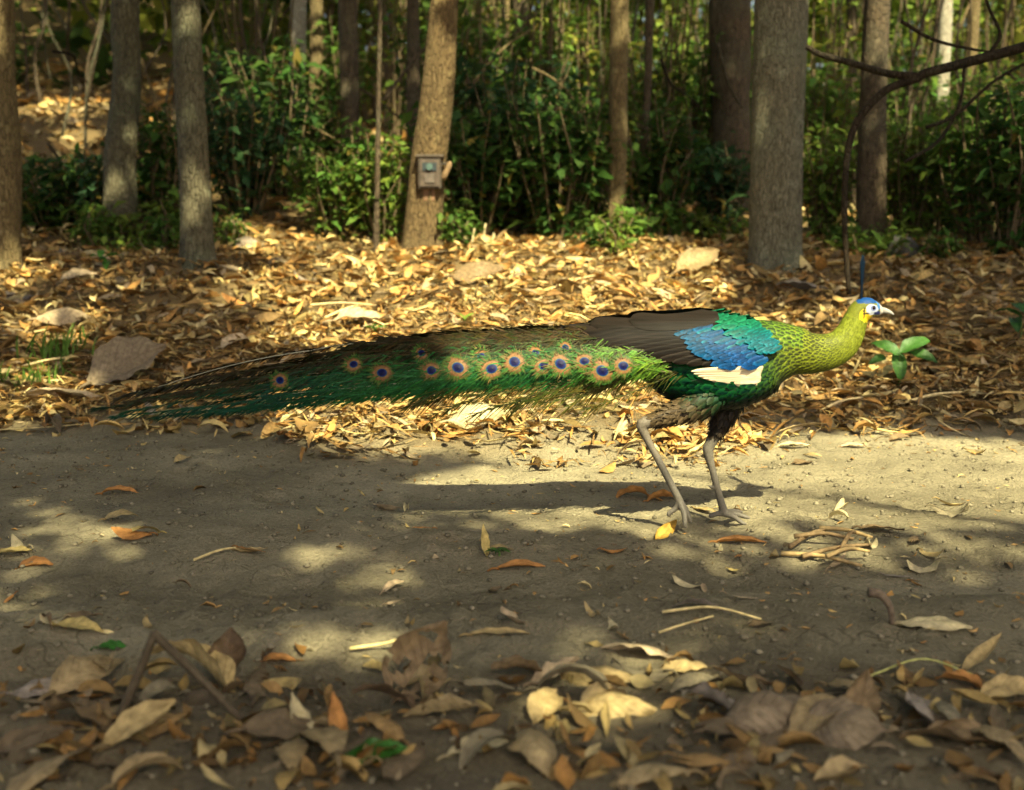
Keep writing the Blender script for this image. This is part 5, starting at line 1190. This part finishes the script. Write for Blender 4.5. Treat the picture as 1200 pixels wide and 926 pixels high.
for sg in (-1, 1):
    wing = link('wing', None, None, bird)
    nT = len(tips)
    for k, tp in enumerate(tips):
        f = k / (nT - 1)
        st = (822 + 46 * f, 373 + 42 * f)
        sh = r.uniform(.75, 1.25)
        base_c = np.array([.011, .008, .006]) * sh
        V, F, Cc = quill(st, tp, 13 - 3 * f, sg, .010 - .006 * f, lambda a, s: base_c * (1.5 if s > .4 else 1.0) * (1 if abs(s) > .1 else .45) + np.array([.001, .016, .038]) * max(0, 1 - a / .42) * (abs(s) > .3), bow=4 - 4 * f, n=20)
        link('flight_feather', mesh_np('flight_feather', V - BASE, F, Cc), M_WINGF, wing)
    for k, (t0, w0) in enumerate([((790, 367.5), 12), ((745, 373), 12), ((705, 382), 11)]):   # tertials along the back line
        V, F, Cc = quill((838, 371 + k), (t0[0] - 55, t0[1] + 9), 15, sg, .013 - .003 * k, lambda a, s: np.array([.010, .0075, .0055]) * (1.4 if s > .4 else 1), bow=-3, n=20)
        link('flight_feather', mesh_np('flight_feather', V - BASE, F, Cc), M_WINGF, wing)
    # buff primaries showing below the closed wing
    for k in range(10):
        st = (885 - k * .4, 424.5 + k * 1.0); tp = ([803, 806, 811, 817, 824, 832, 841, 850, 859, 868][k], [428, 431, 434, 436.5, 438.5, 440, 441.3, 442, 441.5, 440][k])
        V, F, Cc = quill(st, tp, 9.5, sg, .008 - k * .0006, lambda a, s: np.array([.82, .68, .46]) * (1.0 - .15 * (abs(s) > .7)), bow=-.8 - k * .6, n=14, taper=.5,
                         surf=lambda a, b, sg_, l_: wpt(a, b, sg_ * (WW(a) + .004 + l_ - .0012 * (b - 424))))
        link('primary_feather', mesh_np('primary_feather', V - BASE, F, Cc), M_WINGF, wing)
    # blue coverts and green-blue shoulder feathers
    def covert_rows(name, spec, cfun, size):
        p, tip = [], []
        for (a0, b0, a1, b1, m) in spec:
            for u in np.linspace(0, 1, m):
                p.append((a0 + (a1 - a0) * u + r.normal(0, .8), b0 + (b1 - b0) * u + r.normal(0, .8)))
        p = np.array(p); d = np.array([-.96, .28]); L_ = size * r.uniform(.85, 1.2, len(p))
        lift_ = (.012 + .0014 * (p[:, 0] - 785) / 100 * 6) * np.clip((p[:, 1] - WT(p[:, 0])) / 14, .6, 1) + (.003 if name[0] == 's' else 0)
        c0 = wing_surf(p[:, 0], p[:, 1], sg, lift_); c1 = wing_surf(p[:, 0] + d[0] * L_, p[:, 1] + d[1] * L_, sg, lift_)
        cs = wing_surf(p[:, 0], p[:, 1] + 1.5, sg, lift_)
        b_ = c1 - c0; ll = np.linalg.norm(b_, axis=1); b_ /= ll[:, None]
        o_ = np.cross(cs - c0, b_); o_ /= np.linalg.norm(o_, axis=1)[:, None]; fl = (o_[:, 1] * sg + o_[:, 2] * .5) < 0; o_[fl] *= -1
        ce, ri = cfun(p)
        V, F, Cc = vane_batch(c0, b_, o_, ll, ll * .5, ce, ri, .05)
        tag(link(name, mesh_np(name, V - BASE, F, Cc), M_FEATHER, wing), kind='stuff')
    def blue(p):
        k = r.uniform(.82, 1.18, (len(p), 1)); t_ = sstep(800, 880, p[:, 0])[:, None]
        ri = (np.array([.004, .07, .15]) * (1 - t_) + np.array([.004, .055, .20]) * t_) * k
        d_ = p[:, 1] - (375 + (p[:, 0] - 828) * .458); m_ = np.clip(.5 - d_ / 16 + r.normal(0, .3, len(p)), 0, .9)[:, None]
        ri = ri * (1 - m_) + np.array([.005, .15, .19]) * k * m_; e_ = np.clip((812 - p[:, 0]) / 18 + r.normal(0, .2, len(p)), 0, .8)[:, None]; ri = ri * (1 - e_) + np.array([.012, .03, .05]) * e_
        return ri * .42, ri
    def teal(p):
        k = r.uniform(.82, 1.18, (len(p), 1)); t_ = sstep(372, 396, p[:, 1])[:, None]
        ri = (np.array([.008, .145, .07]) * (1 - t_) + np.array([.004, .115, .15]) * t_) * k
        return ri * .42, ri
    covert_rows('covert_feathers', [(800, 373, 818, 396, 6), (809, 372, 834, 408, 8), (820, 373, 848, 414, 9), (831, 378, 862, 417, 9), (842, 384, 874, 418, 9), (854, 390, 884, 418, 8), (866, 396, 890, 414, 6), (805, 372, 826, 402, 7), (826, 376, 855, 416, 9), (848, 387, 880, 418, 9)], blue, 21)
    covert_rows('shoulder_feathers', [(828, 369, 842, 378, 3), (838, 368, 856, 384, 5), (849, 368, 870, 391, 6), (860, 370, 882, 397, 7), (871, 372, 892, 402, 7), (881, 375, 899, 404, 7), (890, 379, 903, 402, 6), (897, 384, 906, 402, 5), (844, 368, 864, 388, 6), (866, 371, 888, 400, 7), (886, 377, 902, 404, 7)], teal, 15)

# ---- train: long loose-barbed feathers, many with eye-spots
TT = lambda x: np.interp(x, [110, 150, 220, 300, 400, 500, 600, 700, 780], [470, 460, 446, 428, 400, 392, 386, 382, 380])
TB = lambda x: np.interp(x, [110, 150, 220, 300, 400, 500, 600, 700, 780], [482, 486, 485, 475, 460, 448, 442, 438, 436])
TWD = lambda x: np.interp(x, [110, 300, 500, 700, 790], [.10, .12, .125, .11, .09])
def train_surf(px, py, sg, lift=0.0):
    t = (py - TT(px)) / (TB(px) - TT(px))
    k = np.sqrt(np.clip(1 - (1 - np.clip(t, 0, 1)) ** 2, 0, 1))
    return wpt(px, py - lift / PXM * (1 - k), sg * ((TWD(px) + lift) * k - np.clip(t - 1, 0, 2) * .015))
def train_feather(p0, p1, sg, lift, eye, r, pale=False, barb=20.0, dens=1.0, tone=None):
    mb = MB(); p0, p1 = np.array(p0, float), np.array(p1, float)
    n = 26; u = np.linspace(0, 1, n); d = p1 - p0; ln = np.linalg.norm(d)
    bow = r.normal(0, 5)
    c = p0[None] + d[None] * u[:, None] + np.stack([np.zeros(n), bow * np.sin(pi * u)], -1)
    W3 = train_surf(c[:, 0], c[:, 1], sg, lift)
    rc = (.34, .33, .24) if pale else (.07, .07, .03)
    mb.add(*tube(W3, np.linspace(.0022, .0008, n), 4, False), rc)
    tg = d / ln; nv = np.array([-tg[1], tg[0]])                # nv points down in the image for a feather running left
    nb_ = int(ln / 1.7 * dens)
    ub = np.sort(r.uniform(.04, 1.0, nb_ * 2)); sd = np.where(r.random(nb_ * 2) < .5, -1.0, 1.0)
    cb = p0[None] + d[None] * ub[:, None] + np.stack([np.zeros(len(ub)), bow * np.sin(pi * ub)], -1)
    bl = barb * r.uniform(.4, 1.35, len(ub)) * np.interp(cb[:, 0], [200, 520], [.8, .9]) * np.interp(ub, [0, .15, .85, 1], [.4, 1, 1, .8])
    an = r.uniform(.12, .55, len(ub)) * np.interp(cb[:, 0], [300, 560, 760], [.55, .85, 1.2]); ms_d = sd * np.sign(nv[1])
    dirb = tg[None] * np.cos(an)[:, None] + nv[None] * (np.sin(an) * sd)[:, None]
    dirb[:, 1] += .13                                           # loose barbs hang a little
    m1 = cb + dirb * (bl * .5)[:, None]; m2 = cb + dirb * bl[:, None] + np.stack([np.zeros(len(ub)), .10 * bl], -1)
    wv = np.stack([-dirb[:, 1], dirb[:, 0]], -1)
    hw_ = r.uniform(.25, .6, len(ub))[:, None]
    a1, a2 = cb - wv * hw_, cb + wv * hw_; b1, b2 = m1 - wv * hw_ * .9, m1 + wv * hw_ * .9
    pts = np.stack([a1, a2, b2, b1, m2], 1)                      # (k,5,2)
    lf = lift + r.uniform(-.004, .006, len(ub))[:, None]
    V = train_surf(pts[..., 0], pts[..., 1], sg, np.broadcast_to(lf, pts.shape[:2]))
    ft = np.clip((cb[:, 1] - TT(cb[:, 0])) / (TB(cb[:, 0]) - TT(cb[:, 0])), 0, 1)
    green = np.array([.015, .09, .016]); bronze = np.array([.026, .021, .007]); lime = np.array([.065, .145, .010]); deep = np.array([.006, .042, .015])
    g_ = green * (1 - sstep(640, 740, cb[:, 0]))[:, None] + lime * sstep(640, 740, cb[:, 0])[:, None]
    g_ = g_ * sstep(330, 480, cb[:, 0])[:, None] + deep * (1 - sstep(330, 480, cb[:, 0]))[:, None]  # darker green puts the shade on the train's tip end into the barbs
    wgt = sstep(.27, .55, ft + r.normal(0, .12, len(ub)))[:, None]
    if tone: g_ = np.broadcast_to(np.array(tone), g_.shape)
    cbar = (bronze * (1 - wgt) + g_ * wgt) * r.uniform(.45, 1.5, (len(ub), 1)) * np.stack([r.uniform(.7, 1.4, len(ub)), np.ones(len(ub)), r.uniform(.7, 1.8, len(ub))], -1)
    k = len(ub); o = (np.arange(k) * 5)[:, None]
    mb.add(V.reshape(-1, 3), [np.concatenate([o + 0, o + 1, o + 2, o + 3], 1), np.concatenate([o + 3, o + 2, o + 4], 1)], np.repeat(cbar, 5, 0))
    if eye:
        ex, ey, es = eye; es = es * r.uniform(.8, .94); asp = r.uniform(.82, 1.0); tl = r.normal(0, .25); lift = lift + (.0 if ey > 414 else -.006)
        th = np.linspace(0, 2 * pi, 28, endpoint=False)
        rings = [(0, 0), (.30, 0), (.42, 0), (.50, .0), (.56, .02), (.78, .05), (.98, .08), (1.12, .1), (1.3, .12)]
        cols = [(.002, .003, .028), (.003, .004, .042), (.005, .012, .09), (.012, .06, .09), (.14, .085, .034), (.18, .088, .036), (.11, .062, .022), (.06, .08, .016), (.014, .06, .012)]
        Vr, Cr = [], []
        for (q_, off), c_ in zip(rings, cols):
            xx = ex - off * es + np.cos(th) * q_ * es * 1.12; yy = ey + np.sin(th) * q_ * es * (.95 if q_ < .5 else .9) + off * es * .6
            xx, yy = ex + (xx - ex) * cos(tl) - (yy - ey) * sin(tl) * asp, ey + (xx - ex) * sin(tl) + (yy - ey) * cos(tl) * asp
            jag = 1 + (r.normal(0, .05, 28) if q_ > .9 else 0)
            xx = ex + (xx - ex) * jag; yy = ey + (yy - ey) * jag
            Vr.append(train_surf(xx, yy, sg, lift + .0075 - .004 * q_)); Cr.append(np.broadcast_to(np.array(c_), (28, 3)))
        Vr = np.concatenate(Vr); i, j = np.meshgrid(np.arange(len(rings) - 1), np.arange(28), indexing='ij')
        mb.add(Vr, np.stack([i * 28 + j, i * 28 + (j + 1) % 28, (i + 1) * 28 + (j + 1) % 28, (i + 1) * 28 + j], -1).reshape(-1, 4), np.concatenate(Cr))
        m_ = 70; ta = r.uniform(0, 2 * pi, m_); r0 = r.uniform(.8, 1.2, m_) * es; r1 = r0 + es * r.uniform(.25, .7, m_)
        dr = np.stack([np.cos(ta) - .35, np.sin(ta) * .9 + .1], -1); pa = np.array([ex, ey]) + np.stack([np.cos(ta) * 1.1, np.sin(ta) * .9], -1) * r0[:, None]; pe = pa + dr * (r1 - r0)[:, None]
        wv = np.stack([-dr[:, 1], dr[:, 0]], -1) * .5; tri = np.stack([pa - wv, pa + wv, pe], 1)
        Vf = train_surf(tri[..., 0], tri[..., 1], sg, lift + .0095)
        cf = np.array([[.10, .075, .025], [.05, .10, .016], [.02, .08, .014]])[r.integers(0, 3, m_)] * r.uniform(.6, 1.3, (m_, 1))
        mb.add(Vf.reshape(-1, 3), np.arange(m_ * 3).reshape(m_, 3), np.repeat(cf, 3, 0))
    return mb.mesh('train_feather', org=BASE)
train = link('train', None, None, bird)
EYES = [(661, 404, 8), (682, 417, 11), (702, 427, 13.5), (726, 422, 12), (655, 420, 13), (636, 422, 11), (627, 409, 8.5), (603, 418, 12), (577, 425, 12.5),
        (565, 413, 9), (539, 424, 13), (509, 427, 11), (497, 410, 8.5), (453, 430, 11), (420, 422, 9), (336, 440, 9)]
r = np.random.default_rng(17)
def root_pt(sx):
    return (sx, TT(sx) + r.uniform(.12, .8) * (TB(sx) - TT(sx)))
for sg in (-1, 1):
    for (ex, ey, es) in EYES:
        if sg > 0: ex += r.normal(0, 14); ey += r.normal(0, 5)
        t_ = (ey - TT(ex)) / (TB(ex) - TT(ex)); sx = min(775, ex + 260)
        st = (sx, TT(sx) + np.clip(t_ + r.normal(0, .1), .1, .9) * (TB(sx) - TT(sx)))
        lift = .004 + .022 * (ex - 330) / 400
        link('train_feather', train_feather(st, (ex - es * 1.6, ey + 2), sg, lift, (ex, ey, es), r, barb=17), M_FEATHER, train)
    for k in range(46):                                        # long plain ones reaching to the end
        tx = r.uniform(115, 430) if k < 34 else r.uniform(420, 600); t_ = r.uniform(.05, .95); ty = TT(tx) + t_ * (TB(tx) - TT(tx)); sx = min(770, tx + r.uniform(280, 420))
        st = (sx, TT(sx) + np.clip(t_ + r.normal(0, .15), .08, .92) * (TB(sx) - TT(sx)))
        link('train_feather', train_feather(st, (tx, ty), sg, -.004 + r.uniform(-.006, .006), None, r, pale=(k % 5 == 0), barb=19, dens=.8), M_FEATHER, train)
    for k in range(26):                                        # short coverts at the root, and the loose lower fringe
        tx = r.uniform(480, 745); t_ = r.uniform(.45, 1.0); ty = TT(tx) + t_ * (TB(tx) - TT(tx)); sx = min(782, tx + r.uniform(60, 140))
        st = (sx, TT(sx) + np.clip(t_ - .1, .1, .95) * (TB(sx) - TT(sx)))
        link('train_feather', train_feather(st, (tx, ty), sg, .006 + r.uniform(0, .006), None, r, barb=20, dens=1.3), M_FEATHER, train)
    for k in range(15):                                        # sparse hanging wisps under the train
        tx = r.uniform(470, 700); ty = TB(tx) + r.uniform(8, 34); sx = tx + r.uniform(70, 130)
        link('train_feather', train_feather((sx, TB(sx) - 4), (tx, ty), sg, 0, None, r, barb=26, dens=.4, tone=(.06, .065, .012)), M_FEATHER, train)
    for k in range(16):                                        # upper tail, dark bronze along the top line
        tx = r.uniform(390, 690); ty = TT(tx) + r.uniform(.02, .35) * (TB(tx) - TT(tx)); sx = min(775, tx + r.uniform(120, 200))
        link('train_feather', train_feather((sx, TT(sx) + .2 * (TB(sx) - TT(sx))), (tx, ty), sg, .004 + r.uniform(0, .006), None, r, barb=18), M_FEATHER, train)
